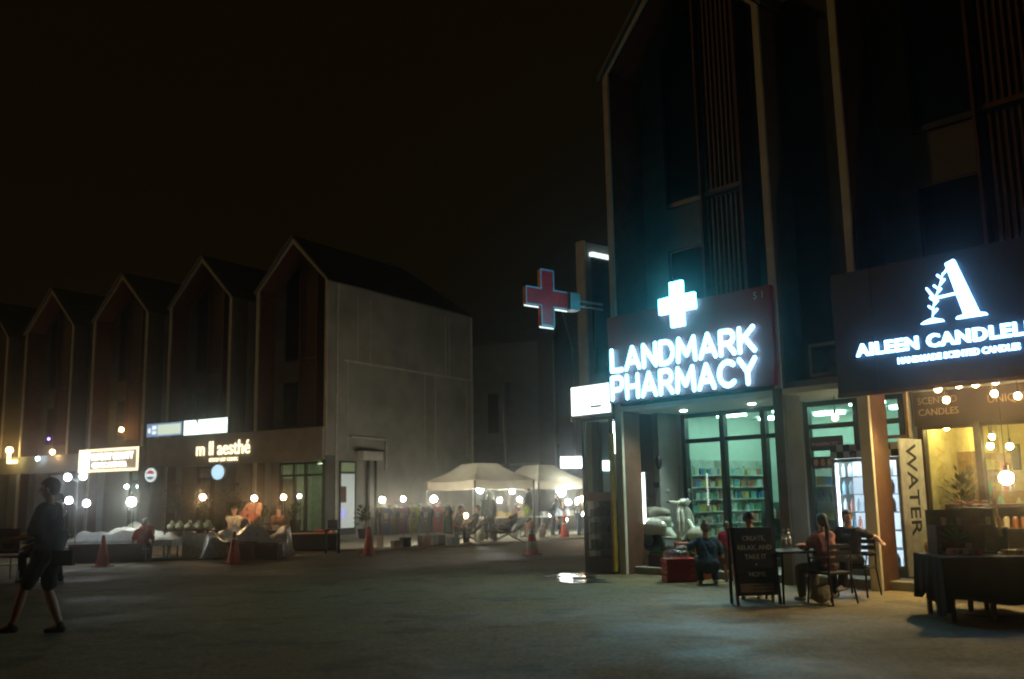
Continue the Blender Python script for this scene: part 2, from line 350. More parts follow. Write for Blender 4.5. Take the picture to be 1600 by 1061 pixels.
def strokes(word, width, height, r, depth=.4):
    tot = sum(GL[c][0] for c in word); n = len(word); gp = .0; m = MB(); sx = 1
    sc = height - 2*r; gap = 2*r + .03; x = r; kx = (width - 2*r - gap*(n-1)) / (tot*sc)
    for ch in word:
        w, st = GL[ch]
        for pl in st:
            for a, b in zip(pl, pl[1:]):
                m.cap((x+a[0]*sc*kx, 0, r+a[1]*sc), (x+b[0]*sc*kx, 0, r+b[1]*sc), r, r, 10)
        x += w*sc*kx + gap
    m.v = [(a, b*depth, c) for a, b, c in m.v]; return m

# ---------------------------------------------------------------- right row: pharmacy building and candle shop building
ph = empty('shophouse', R(0, 0), AR, 'tall gabled shophouse behind the illuminated pharmacy sign with vertical timber slats', 'building', 'gabled shophouses')
def room(root, x0, x1, y0, y1, z1, mw, mf=TILE, mc=None, z0=.14):
    m = MB(); m.box(x0, x1, y1, y1+.1, z0, z1).box(x0-.06, x0, y0, y1, z0, z1).box(x1, x1+.06, y0, y1, z0, z1); m.build('inner_wall', mw, root)
    MB().box(x0-.06, x1+.06, y0, y1+.1, z1+.002, z1+.06).build('inner_ceiling', mc or mw, root)
    MB().box(x0-.06, x1+.06, y0, y1+.1, z0-.01, z0+.012).build('inner_floor', mf, root)
def unit_right(root, gap):
    w = 3.72; y0 = .9; b = MB()
    gable_unit(root, w, 5.02, 9.7, False, sw=(1.5, None) if gap else (1.66, 1.5))
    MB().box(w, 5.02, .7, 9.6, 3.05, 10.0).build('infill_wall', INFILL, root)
    MB().box(0, 5.0, .02, 1.75, 3.0, 3.09).build('soffit', ROOMG, root)
    MB().box(w, 5.02, .1, .69, 3.092, 3.2).build('ledge', WALLG, root)
unit_right(ph, True)
for ch in list(ph.children):
    if ch.name.startswith('wall'):   # rebuild ground floor as an arcade: remove the long side walls in front of the shopfront
        pass
# arcade: shop walls stand back 1.5 m
shopfront(ph, .42, 2.84, 1.5, [1.34, 2.26], 2.45, .15, 2.98)
MB().box(.15, .42, 1.44, 1.56, .13, 3.0).build('front_wall', WALLG, ph)
# second window and interior of the pharmacy
MB().box(2.84, 3.16, 1.44, 1.56, .13, 3.0).build('front_wall', WALLG, ph)
shopfront(ph, 3.16, 4.99, 1.5, [4.1], 2.55, .15, 2.98)
room(ph, .16, 4.94, 1.62, 4.6, 2.99, ROOMG)
MB().box(.16, .3, .9, 1.44, .13, 3.0).build('front_wall', WALLG, ph)
for u in (1.0, 2.3, 3.9):
    for v in (2.3, 3.7):
        MB().box(u-.3, u+.3, v-.08, v+.08, 2.93, 2.975).build('ceiling_light', emit('cool_tube', (.58, 1, .80), 15), ph)
# raised fin tower left of the pharmacy
fin = MB().box(-1.92, -1.66, 1.0, 1.05, 0, 6.9).build('end_wall', TRIM, ph)
MB().box(-1.9, -1.66, 1.05, 1.34, 0, 3.3).box(-1.9, -1.66, 1.05, 3.2, 3.3, 6.86).build('end_wall', WALLG, ph)
wo = MB().box(-1.66, -1.62, 1.2, 1.95, 4.0, 6.55).build('window', DARK, ph); MB().box(-1.62, -1.61, 1.25, 1.9, 4.05, 6.5).build('pane', DGLASS, wo)
MB().box(-1.66, -1.56, 1.15, 2.0, 6.56, 6.64).build('glowing_lintel', emit('lintel_reflection', (.75, .95, .95), .8), ph)  # bright reflection on the lintel, made as a glowing strip

# pharmacy sign
ps = empty('shop_sign', R(.02, -.13), AR, 'dark red shop sign with glowing white cross and lettering LANDMARK PHARMACY', 'sign')
MB().box(0, 3.68, 0, .11, 3.15, 4.8).build('panel', SIGNRED, ps, bevel=.008)
LW = emit('white_letter_light', (.085, .56, .80), 10)
o = strokes('LANDMARK', 3.3, .47, .043).build('lettering', LW, ps, True); o.location = (.11, -.06, 3.71)
o = strokes('PHARMACY', 3.30, .48, .043).build('lettering', LW, ps, True); o.location = (.10, -.06, 3.18)
a, h_ = .145, .41
cr = [(-a, -h_), (a, -h_), (a, -a), (h_, -a), (h_, a), (a, a), (a, h_), (-a, h_), (-a, a), (-h_, a), (-h_, -a), (-a, -a)]
o = MB().prism(cr, -.07, 0).build('cross_emblem', LW, ps, bevel=.01); o.location = (1.78, -.01, 4.78)
MB().prism([(x*.92, z*.92) for x, z in cr], .002, .006).build('added_backlight', emit('added_cyan_glow', (.04, .5, .8), 1.2), ps).location = (1.78, -.01, 4.82)  # glowing face added behind the cross to throw blue on the wall
MB().box(.2, 3.5, .112, .118, 4.55, 4.7).build('added_backlight', emit('added_cyan_glow2', (.04, .5, .8), .3), ps)  # another glowing strip added behind the panel for the blue halo
MB().box(1.70, 1.74, .02, .06, 4.8, 5.1).box(1.82, 1.86, .02, .06, 4.8, 5.1).build('bracket', BLACKM, ps)
text('house_number', '5', .17, WHITE, ps, (3.36, -.012, 4.60), ext=.004); text('house_number', '1', .17, WHITE, ps, (3.5, -.012, 4.60), ext=.004)

# downlights under the soffit
def downlight(p, rz, lab, s=14, c=(.8, 1, .88), beam=95, tilt=.5, cone_=125):
    t = empty('downlight', p, rz, lab, 'lamp', 'round downlights in the shop soffits')
    MB().lathe([(.085, 0), (.085, -.02), (.07, -.025)], n=20).build('trim_ring', WHITE, t)
    MB().lathe([(.066, -.026), (.066, -.034)], n=20).build('lens', emit('downlight%s' % s, c, s), t)
    L_ = bpy.data.lights.new('downlight_beam', 'SPOT'); L_.energy = beam; L_.color = c; L_.spot_size = radians(cone_); L_.spot_blend = .7; L_.shadow_soft_size = .05
    lo_ = bpy.data.objects.new('downlight_beam', L_); COL.objects.link(lo_); lo_.parent = t; lo_.location = (0, 0, -.05); lo_.rotation_euler = (-tilt, 0, 0)
downlight(R(1.1, .72, 2.998), AR, 'round white downlight under the pharmacy sign beside the brown pillar', 22)
downlight(R(2.62, .72, 2.998), AR, 'round white downlight under the letters at the end of PHARMACY', 22)
downlight(R(5.9, .66, 2.998), AR, 'flat round downlight directly under the handmade scented candles lettering', 25, (1, .72, .28), 300, .75, 92)

# candle shop
cs = empty('shophouse', R(5.02, 0), AR, 'tall dark shophouse above the candle shop sign at the edge of the photo', 'building', 'gabled shophouses')
unit_right(cs, False)
shopfront(cs, .1, 3.56, 1.65, [.98, 1.9, 2.8], 2.42, .35, 2.98, WOODD)
MB().box(.08, 3.58, 1.56, 1.58, 2.44, 2.98).build('header_panel', mat('dark_brown_header', (.05, .028, .018), .5), cs)
TXT = mat('dull_gold_lettering', (.5, .34, .16), .5)
text('lettering', 'SCENTED', .15, TXT, cs, (.16, 1.552, 2.78), ext=.002, off=-.001)
text('lettering', 'CANDLES', .15, TXT, cs, (.16, 1.552, 2.60), ext=.002)
text('lettering', 'UNIQUE', .17, TXT, cs, (1.25, 1.552, 2.72), ext=.002)
room(cs, .16, 4.94, 1.8, 4.4, 2.99, ROOMY)
MB().box(.12, 4.9, 1.5, 1.72, .0, .34).build('plinth', TILE, cs)
MB().box(3.72, 5.02, 1.45, 1.6, 0, 3.0).build('front_wall', WALLG, cs)
sg = empty('shop_sign', R(4.8, -.13), AR, 'charcoal sign board with a glowing white letter A logo above AILEEN CANDLE lettering', 'sign')
MB().box(0, .66, 0, .11, 2.9, 4.73).box(.665, 4.4, 0, .112, 2.9, 4.73).build('panel', SIGNBLK, sg, bevel=.006)
MB().box(0, 4.4, -.01, .10, 2.84, 2.898).build('bottom_trim', BRICK, sg)
LB = emit('blue_white_letter_light', (.20, .50, 1), 6)
text('lettering', 'AILEEN CANDLELI', .25, LB, sg, (.38, -.03, 3.425), ext=.02, off=.007, sx=1.10, sp=1.12)
text('lettering', 'HANDMADE SCENTED CANDLES', .12, LB, sg, (1.0, -.03, 3.24), ext=.012, off=.003, sx=.955, sp=1.0)
L_ = MB()   # the big serif A: thick right stroke, sprig instead of the left stroke, crossbar and serifs
L_.prism([(.40, .80), (.52, .84), (.80, .03), (.60, .03)], -.06, 0)
L_.prism([(.48, .0), (.90, .0), (.88, .03), (.80, .05), (.60, .05), (.50, .03)], -.055, -.003)
L_.prism([(-.02, .0), (.30, .0), (.28, .03), (.18, .06), (.13, .06), (.03, .03)], -.06, 0)
L_.prism([(.22, .33), (.66, .36), (.66, .385), (.22, .355)], -.05, -.004)
L_.build('letter_a', LB, sg).location = (1.42, 0, 3.76)
sp = MB(); pts = [(.15, .08), (.17, .2), (.20, .32), (.26, .44), (.31, .56), (.35, .68)]
for q in range(len(pts)-1): sp.cyl((pts[q][0], -.03, pts[q][1]), (pts[q+1][0], -.03, pts[q+1][1]), .008)
for (x, z), sgn in zip([(.16, .12), (.17, .18), (.18, .24), (.20, .3), (.24, .4), (.27, .46), (.30, .52), (.33, .6), (.35, .66)], (1, -1)*5):
    sp.cap((x, -.03, z), (x+.06*sgn, -.03, z+.06), .011, .016, 6)
sp.cap((.20, -.03, .34), (.10, -.03, .50), .022, .014, 8)
sp.build('sprig_emblem', LB, sg, True).location = (1.42, 0, 3.76)

# red cross light box hung square to the facade
rc = empty('cross_sign', R(-.15, -1.55, 5.05), AR+pi/2, 'unlit red pharmacy cross sign with pale edging hanging out on a bracket', 'sign')
a, h_ = .155, .52
def crp(a, h): return [(-a, -h), (a, -h), (a, -a), (h, -a), (h, a), (a, a), (a, h), (-a, h), (-a, a), (-h, a), (-h, -a), (-a, -a)]
MB().prism(crp(a, h_), -.045, .045).build('case', mat('deep_red_acrylic', (.70, .02, .025), .35), rc)
e = MB(); oo, ii = crp(a+.012, h_+.012), crp(a-.012, h_-.012)
n = len(oo); e.ring(oo, ii, -.056, -.044); e.build('edging', mat('pale_blue_edging', (.3, .42, .48), .4), rc)
for x, z in ((-.36, -a-.035), (.36, -a-.035), (0, -h_-.035)):
    MB().cyl((x-.17, 0, z), (x+.17, 0, z), .014).build('tube_lamp', emit('cross_strip', (.8, .95, .9), .6), rc, True)
MB().obox((.66, 0, 0), ((1, 0, 0), (0, 1, 0), (0, 0, 1)), (.13, .11, .17)).cyl((.5, 0, .05), (1.5, 0, .05), .025).cyl((.5, 0, -.05), (1.5, 0, -.05), .025).build('bracket', STEEL, rc, bevel=.01)

# bright lightbox, glass stand below
bb = empty('lightbox', R(-1.08, -.08), AR, 'white glowing lightbox billboard over the glass display stand', 'sign')
MB().box(0, 1.1, .0, .12, 2.98, 3.58).build('case', STEEL, bb, bevel=.01)
MB().box(.02, 1.08, -.012, -.002, 3.0, 3.56).build('face', emit('lightbox_white', (.82, 1, .95), 1.3), bb)
MB().box(.55, .85, -.018, -.014, 3.12, 3.16).box(.2, .8, -.018, -.014, 3.34, 3.35).build('lettering', mat('faded_pink_print', (.5, .3, .3)), bb)
MB().box(-.06, .0, .02, .1, 2.9, 2.975).box(.5, .54, .0, .06, 2.9, 2.975).build('bracket', STEEL, bb)
kb = empty('display_stand', R(-.80, -.1), AR, 'tall glass display stand with dark shelves of goods beside the brown pharmacy pillar', 'display stand')
f = MB(); DG = mat('dark_green_frame', (.03, .06, .045), .5)
f.box(0, .07, 0, .06, .02, 2.93).box(.74, .8, 0, .06, .02, 2.93).box(0, .07, .44, .5, .02, 2.93).box(.74, .8, .44, .5, .02, 2.93).box(.07, .74, 0, .5, 2.87, 2.93).build('frame', DG, kb, bevel=.006)
MB().box(.07, .74, .02, .03, 1.5, 2.87).build('pane', glass('stand_glass', (.8, .95, .93), .06), kb)
MB().box(.07, .74, .0, .46, .02, .3).build('base', mat('dark_oak_base', (.04, .025, .015), .6), kb)
MB().box(.07, .74, .0, .48, 1.34, 1.5).build('top_band', mat('orange_board', (.3, .15, .06), .7), kb)
for k, z in enumerate((.44, .74, 1.04)):
    MB().box(.07, .74, .0, .46, z-.02, z).build('shelf', DG, kb)
MB().box(.08, .73, .44, .46, .3, 1.34).build('back_panel', mat('dark_teal_back', (.02, .05, .05), .6), kb)
cols = [(.02, .045, .05), (.05, .04, .025), (.01, .05, .055), (.05, .045, .03), (.03, .015, .015)]
for k in range(12):
    z = (.44, .74, 1.04)[k//4] + .001; x = .85 - .80 + .055 + (k % 4)*.165
    m = MB(); hh = rnd.uniform(.14, .24); m.box(0, .12, 0, .12, 0, hh).box(.015, .105, -.003, 0, hh*.3, hh*.75)
    o = m.build('packet', mat('packet%d' % (k % 5), cols[k % 5], .5), loc=R(-.80, -.1) + dR*x + nR*.08 + Vector((0, 0, z)), rotz=AR, bevel=.01)
    tag(o, 'dull packet standing on a shelf of the glass display stand', 'packet', 'packets in the display stand')
o = MB().box(0, .06, 0, .1, .05, 2.6).build('post', mat('yellow_paint', (.5, .33, .03), .5), loc=R(-.05, -.12), rotz=AR, bevel=.01); o.name = 'yellow_post'; tag(o, 'narrow yellow post between the display stand and the brown pillar', 'post')
lb = empty('lightbox', R(-.36, .25), AR, 'narrow upright white lightbox shining behind the display stand glass', 'sign')
MB().box(0, .32, 0, .08, 2.22, 2.86).build('case', STEEL, lb); MB().box(.012, .308, -.01, -.001, 2.232, 2.848).build('face', emit('lightbox_white2', (.85, 1, 1), 3.5), lb)
MB().box(.14, .18, .02, .06, 2.86, 3.02).build('hanger', STEEL, lb)

# ---------------------------------------------------------------- left row
hl = ['leftmost gabled house with purple tinted wall, lamps shining at its foot', 'gabled house above the yellow framed beauty sign', 'gabled house behind the two lightboxes of the clinic', 'end gabled house with a broad plain side wall lit from the market']
L_U = [-19.85, -14.5, -9.2, -3.9]
hs = []
for k, u in enumerate(L_U):
    r_ = empty('shophouse', LL(u, 0), AL, hl[k], 'building', 'gabled shophouses'); hs.append(r_); endhouse[0] = r_ if k == 3 else None
    gable_unit(r_, 3.85, 5.35 if k != 2 else 5.3, 9.7, k < 3)
    if k < 3: pass
r_ = empty('shophouse', LL(-25.2, 0), AL, 'partly visible shophouse past the leftmost gable at the photo edge', 'building', 'gabled shophouses'); hs.append(r_)
gable_unit(r_, 3.85, 5.35, 9.7, True)
h0, h1, h2, h3 = hs[0], hs[1], hs[2], hs[3]
# end house side wall joints, side window, shutter
m = MB(); X = 3.85
m.box(X, X+.02, .95, 9.65, 6.72, 6.80)
for y, a, b in ((1.71, 6.82, 9.4), (2.48, 6.82, 9.4), (7.6, 6.82, 9.4), (7.9, 6.82, 9.4), (.54+.6, 3.3, 6.70), (6.07, 3.2, 6.70), (6.81, 3.2, 6.70), (9.19, 3.2, 6.70)): m.box(X, X+.018, y, y+.035, a, b)
m.build('wall_joint_trim', JOINT, h3)
for y_ in (.5, 9.6): MB().box(X-.004, X+.055, y_, y_+.06, .15, 9.7).build('corner_trim', JOINT, h3)
wo = MB(); wo.box(X, X+.05, .75, 1.65, 2.42, 2.5).box(X, X+.05, .75, 1.65, .15, .4).box(X, X+.05, .75, .8, .4, 2.9).box(X, X+.05, 1.6, 1.65, .4, 2.9).box(X, X+.05, .8, 1.6, 2.84, 2.9); wo = wo.build('window', DARK, h3)
MB().box(X+.005, X+.02, .8, 1.6, 2.5, 2.84).build('pane', emit('dim_green_pane', (.4, .5, .25), .12, (.2, .25, .15)), wo)
MB().box(X+.005, X+.02, .8, 1.6, .4, 2.42).build('poster', emit('white_poster_light', (.75, .9, .85), .15), wo)
MB().box(X+.021, X+.026, .82, 1.12, 1.35, 1.95).build('poster_photo', mat('poster_brown', (.22, .10, .07)), wo)
MB().ell((X+.026, .98, .95), (.006, .12, .2)).build('poster_print', emit('violet_print', (.25, .25, .9), .5), wo)
pipe = MB(); pipe.tube([(X+.07, 1.3, 3.85), (X+.07, 3.4, 3.80), (X+.07, 3.4, 2.6)], .045); pipe.build('bracket_pipe', JOINT, h3, True)
MB().box(X+.01, X+.34, 1.75, 2.9, 2.95, 3.3).build('shutter_box', WHITE, h3, bevel=.02)
MB().box(X+.01, X+.30, 1.6, 3.05, 3.305, 3.36).build('canopy', DARK, h3)
MB().cyl((X+.1, 2.3, .15), (X+.1, 2.3, 2.94), .07).cyl((X+.1, 2.75, .15), (X+.1, 2.75, 2.94), .05).build('downpipe', DARK, h3, True)
# ground floors
def inside(h, x0, x1, y, c, s, mw, n=1, zc=2.98, depth=2.2):
    room(h, x0, x1, y+.12, y+depth, zc-.02, mw, z0=.16)
    for i in range(n):
        xx = x0 + (x1-x0)*(i+.5)/n; MB().box(xx-.3, xx+.3, y+.9, y+1.1, zc-.08, zc-.03).build('ceiling_light', emit('in%s%.1f' % (c, s), c, s), h)
INW = mat('inner_shop_wall', (.5, .5, .45), .8)
shopfront(h3, .62, 3.68, .9, [1.35, 1.95, 2.9], 2.42, .17, 2.93); wallstrip(h3, .15, .62, .85, .15, 3.1, WALLG)
inside(h3, .2, 3.65, .9, (.80, 1, .55), 22, INW)
MB().box(2.05, 2.85, 2.2, 2.24, .2, 2.0).build('partition', mat('yellow_green_screen', (.5, .5, .2)), h3)
MB().box(3.0, 3.4, 1.5, 1.6, .2, 1.7).build('cabinet', WOODD, h3)
MB().box(.72, 1.34, .97, .98, .45, 2.3).build('poster', mat('pale_window_poster', (.55, .55, .52)), h3)
shopfront(h2, 1.1, 3.68, .9, [1.95, 2.8], 2.42, .17, 2.93); wallstrip(h2, .15, 1.1, .85, .15, 3.1, WALLG)
inside(h2, .2, 3.65, .9, (1, .8, .5), 1.0, INW)
shopfront(h1, 1.9, 3.68, .9, [2.7], 2.42, .17, 2.93); wallstrip(h1, .15, 1.9, .85, .15, 3.1, WALL)
inside(h1, 1.7, 3.65, .9, (.85, 1, .85), 9, INW)
shopfront(h0, 1.2, 3.68, .9, [2.4], 2.42, .17, 2.93); wallstrip(h0, .15, 1.2, .85, .15, 3.1, WALLG)
inside(h0, .3, 3.65, .9, (.6, .85, 1), 5, INW)
shopfront(hs[4], .3, 3.68, .9, [1.4, 2.4], 2.42, .17, 2.93); inside(hs[4], .2, 3.65, .9, (.6, .85, 1), 3, INW)
MB().box(-.05, 5.3, -.02, .0, 2.95, 3.75).box(-.05, 5.3, .0, .9, 2.95, 3.0).build('fascia', WALLG, h0)
MB().box(-.05, 5.3, -.02, .0, 2.95, 3.75).build('fascia', WALLG, hs[4])
MB().box(.0, 3.85, .0, .9, 2.95, 3.0).build('soffit', WALLG, h1)
# clinic fascia with lettering
cf = empty('shop_sign', LL(-10.1, -.2), AL, 'long grey clinic fascia with warm glowing lower-case lettering', 'sign')
MB().box(0, 10.05, 0, .16, 2.95, 4.15).box(0, 10.05, .16, 1.04, 2.95, 3.0).build('panel', mat('grey_brown_fascia', (.34, .31, .27), .7, scale=1.5), cf, bevel=.01)
WL = emit('warm_letter_light', (1, .80, .50), 1.1)
text('lettering', 'm ll aesthé', .80, WL, cf, (3.15, -.03, 3.32), ext=.02, off=.003, sx=.90, sp=1.0)
text('lettering', 'SPECIALIST CLINIC', .19, WL, cf, (3.95, -.02, 3.06), ext=.012, off=.004, sx=1.05)
x1 = empty('lightbox', LL(-10.25, -.12), AL, 'long lightbox with blue end and pale yellow print above the clinic fascia', 'sign')
MB().box(0, 2.3, 0, .14, 4.2, 4.82).build('case', DARK, x1); MB().box(.03, 2.27, -.01, -.001, 4.23, 4.79).build('face', emit('blue_lightbox', (.22, .40, .70), .3), x1)
MB().box(.75, 2.2, -.018, -.012, 4.3, 4.72).build('print_panel', emit('pale_yellow_face', (.80, .95, .75), .42), x1)
MB().box(.38, .66, -.018, -.012, 4.54, 4.70).box(.38, .66, -.018, -.012, 4.34, 4.48).ell((.2, -.014, 4.5), (.1, .006, .12)).build('print', emit('lightbox_print_white', (.8, .95, 1), .6), x1)
MB().box(.6, .72, -.03, .1, 4.12, 4.2).box(1.4, 1.52, -.03, .1, 4.12, 4.2).build('bracket', WHITE, x1)
x2 = empty('lightbox', LL(-7.88, -.12), AL, 'plain white glowing lightbox to the right of the blue one', 'sign')
MB().box(0, 2.66, 0, .14, 4.17, 4.83).build('case', DARK, x2); MB().box(.03, 2.63, -.01, -.001, 4.2, 4.8).build('face', emit('white_lightbox', (.80, 1, .92), 1.0), x2)
MB().box(.55, .75, -.02, -.012, 4.62, 4.66).prism([(.78, 4.8), (.9, 4.8), (.92, 4.62), (.84, 4.66)], -.02, -.012).build('print', mat('grey_green_print', (.2, .3, .27)), x2)
# beauty sign
bs = empty('shop_sign', LL(-14.62, -.25), AL, 'cream framed lightbox lettered LUXURY BEAUTY with a blank bright panel at one end', 'sign')
MB().box(0, 4.1, 0, .22, 2.85, 3.86).build('case', DARK, bs)
MB().ring([(0, 2.85), (4.1, 2.85), (4.1, 3.86), (0, 3.86)], [(.08, 2.95), (4.02, 2.95), (4.02, 3.76), (.08, 3.76)], -.06, -.003).build('frame', emit('warm_frame_light', (1, .82, .5), 1.0), bs)
MB().box(.09, .75, -.03, -.003, 2.96, 3.75).build('bright_panel', emit('bright_panel_light', (.85, .9, 1), 1.5), bs)
MB().box(.76, 4.01, -.02, -.003, 2.96, 3.75).build('face', emit('brown_face', (.4, .3, .18), .22), bs)
text('lettering', 'LUXURY BEAUTY', .40, emit('cream_letter_light', (1, .92, .78), 1.6), bs, (.88, -.04, 3.38), ext=.01, off=.006, sx=.93)
text('lettering', 'CLINIC AND SPA', .30, emit('cream_letter_light', (1, .92, .78), 1.6), bs, (.95, -.04, 3.05), ext=.01, off=.006, sx=1.05)
# round projecting signs
def roundsign(p, rz, lab, parts, back=True):
    t = empty('round_sign', p, rz, lab, 'sign'); MB().lathe([(.30, 0), (.31, .02), (.31, .12), (.30, .14)], n=28, axis=(0, 1, 0)).build('case', WHITE, t, True)
    MB().cyl((0, .07, .3), (0, .07, .55), .02).build('bracket', STEEL, t)
    for nm, pl, mm in parts: MB().prism(pl, -.012, -.004).build(nm, mm, t)
    return t
def circ(r, a0=0, a1=360, n=28, cx=0, cz=0): return [(cx+r*cos(radians(a0+(a1-a0)*i/n)), cz+r*sin(radians(a0+(a1-a0)*i/n))) for i in range(n if a1-a0 == 360 else n+1)]
roundsign(LL(-9.55, -.35, 2.62), AL+.25, 'round white sign with red upper and blue lower halves under the fascia end', [
    ('face', circ(.29), emit('soft_white_face', (.75, .9, .9), .5)), ('red_band', [(x, z) for x, z in circ(.2, 12, 168)], emit('red_band', (.55, .02, .04), .4)), ('blue_band', circ(.2, 200, 340), emit('blue_band', (.02, .09, .14), .3))])
for o in bpy.data.objects:
    if o.name.startswith(('red_band', 'blue_band')): o.location.y = -.012
roundsign(LL(-5.46, -.35, 2.62), AL+.25, 'round pale blue glowing sign below the clinic lettering', [('face', circ(.29), emit('pale_blue_face', (.45, .75, .95), .6))])

# rear row beyond the market
rr_ = empty('shophouse', (2.2, 51, 0), radians(70), 'distant gabled house seen side-on above the tents', 'building', 'gabled shophouses'); gable_unit(rr_, 3.75, 5.1, 9.7, True, mwall=WALLG)
MB().box(-.75, 0, 2.6, 3.9, 4.2, 7.4).box(-.85, 0, 2.5, 4.0, 7.4, 7.5).build('bay', WALLG, rr_)
wo = MB().box(-.76, -.752, 2.9, 3.5, 4.8, 6.9).build('window', DARK, rr_)
MB().box(-.12, 0, .9, 9.7, 3.1, 3.2).build('ledge', TRIM, rr_)
rr2 = empty('shophouse', Vector((2.2, 51, 0)) + Vector((cos(radians(70)), sin(radians(70)), 0))*5.1, radians(70), 'farthest gabled house, glimpsed past the pharmacy corner', 'building', 'gabled shophouses'); gable_unit(rr2, 3.75, 5.1, 9.7, True, mwall=WALLG)
for k, (x0, lab) in enumerate([(.2, 'small glowing white shop sign under the distant gable'), (5.6, 'small glowing white shop sign seen through the display stand glass')]):
    t = empty('shop_sign', (2.28, 50.1, 0) if k == 0 else rr_.location + Vector((cos(radians(70)), sin(radians(70)), 0))*(x0), .05 if k == 0 else radians(70-38), lab, 'sign')
    MB().box(0, 1.3 if k == 0 else 1.2, -.9, -.8, 2.8, 3.42).build('case', STEEL, t); MB().box(.03, 1.27 if k == 0 else 1.17, -.915, -.902, 2.83, 3.39).build('face', emit('far_sign', (.75, .9, 1), 4.5), t)
    MB().box(.6, .66, -.8, .2, 3.1, 3.16).build('bracket', STEEL, t)
o = MB().cyl((0, 0, 0), (-.25, 0, 5.3), .11, .08).cyl((-.25, 0, 5.3), (-.25, 0, 5.36), .1).build('utility_pole', mat('concrete_pole', (.35, .33, .28), .9), loc=(-.22, 44, 0), smooth=True); tag(o, 'thin leaning concrete pole rising behind the tents', 'pole')

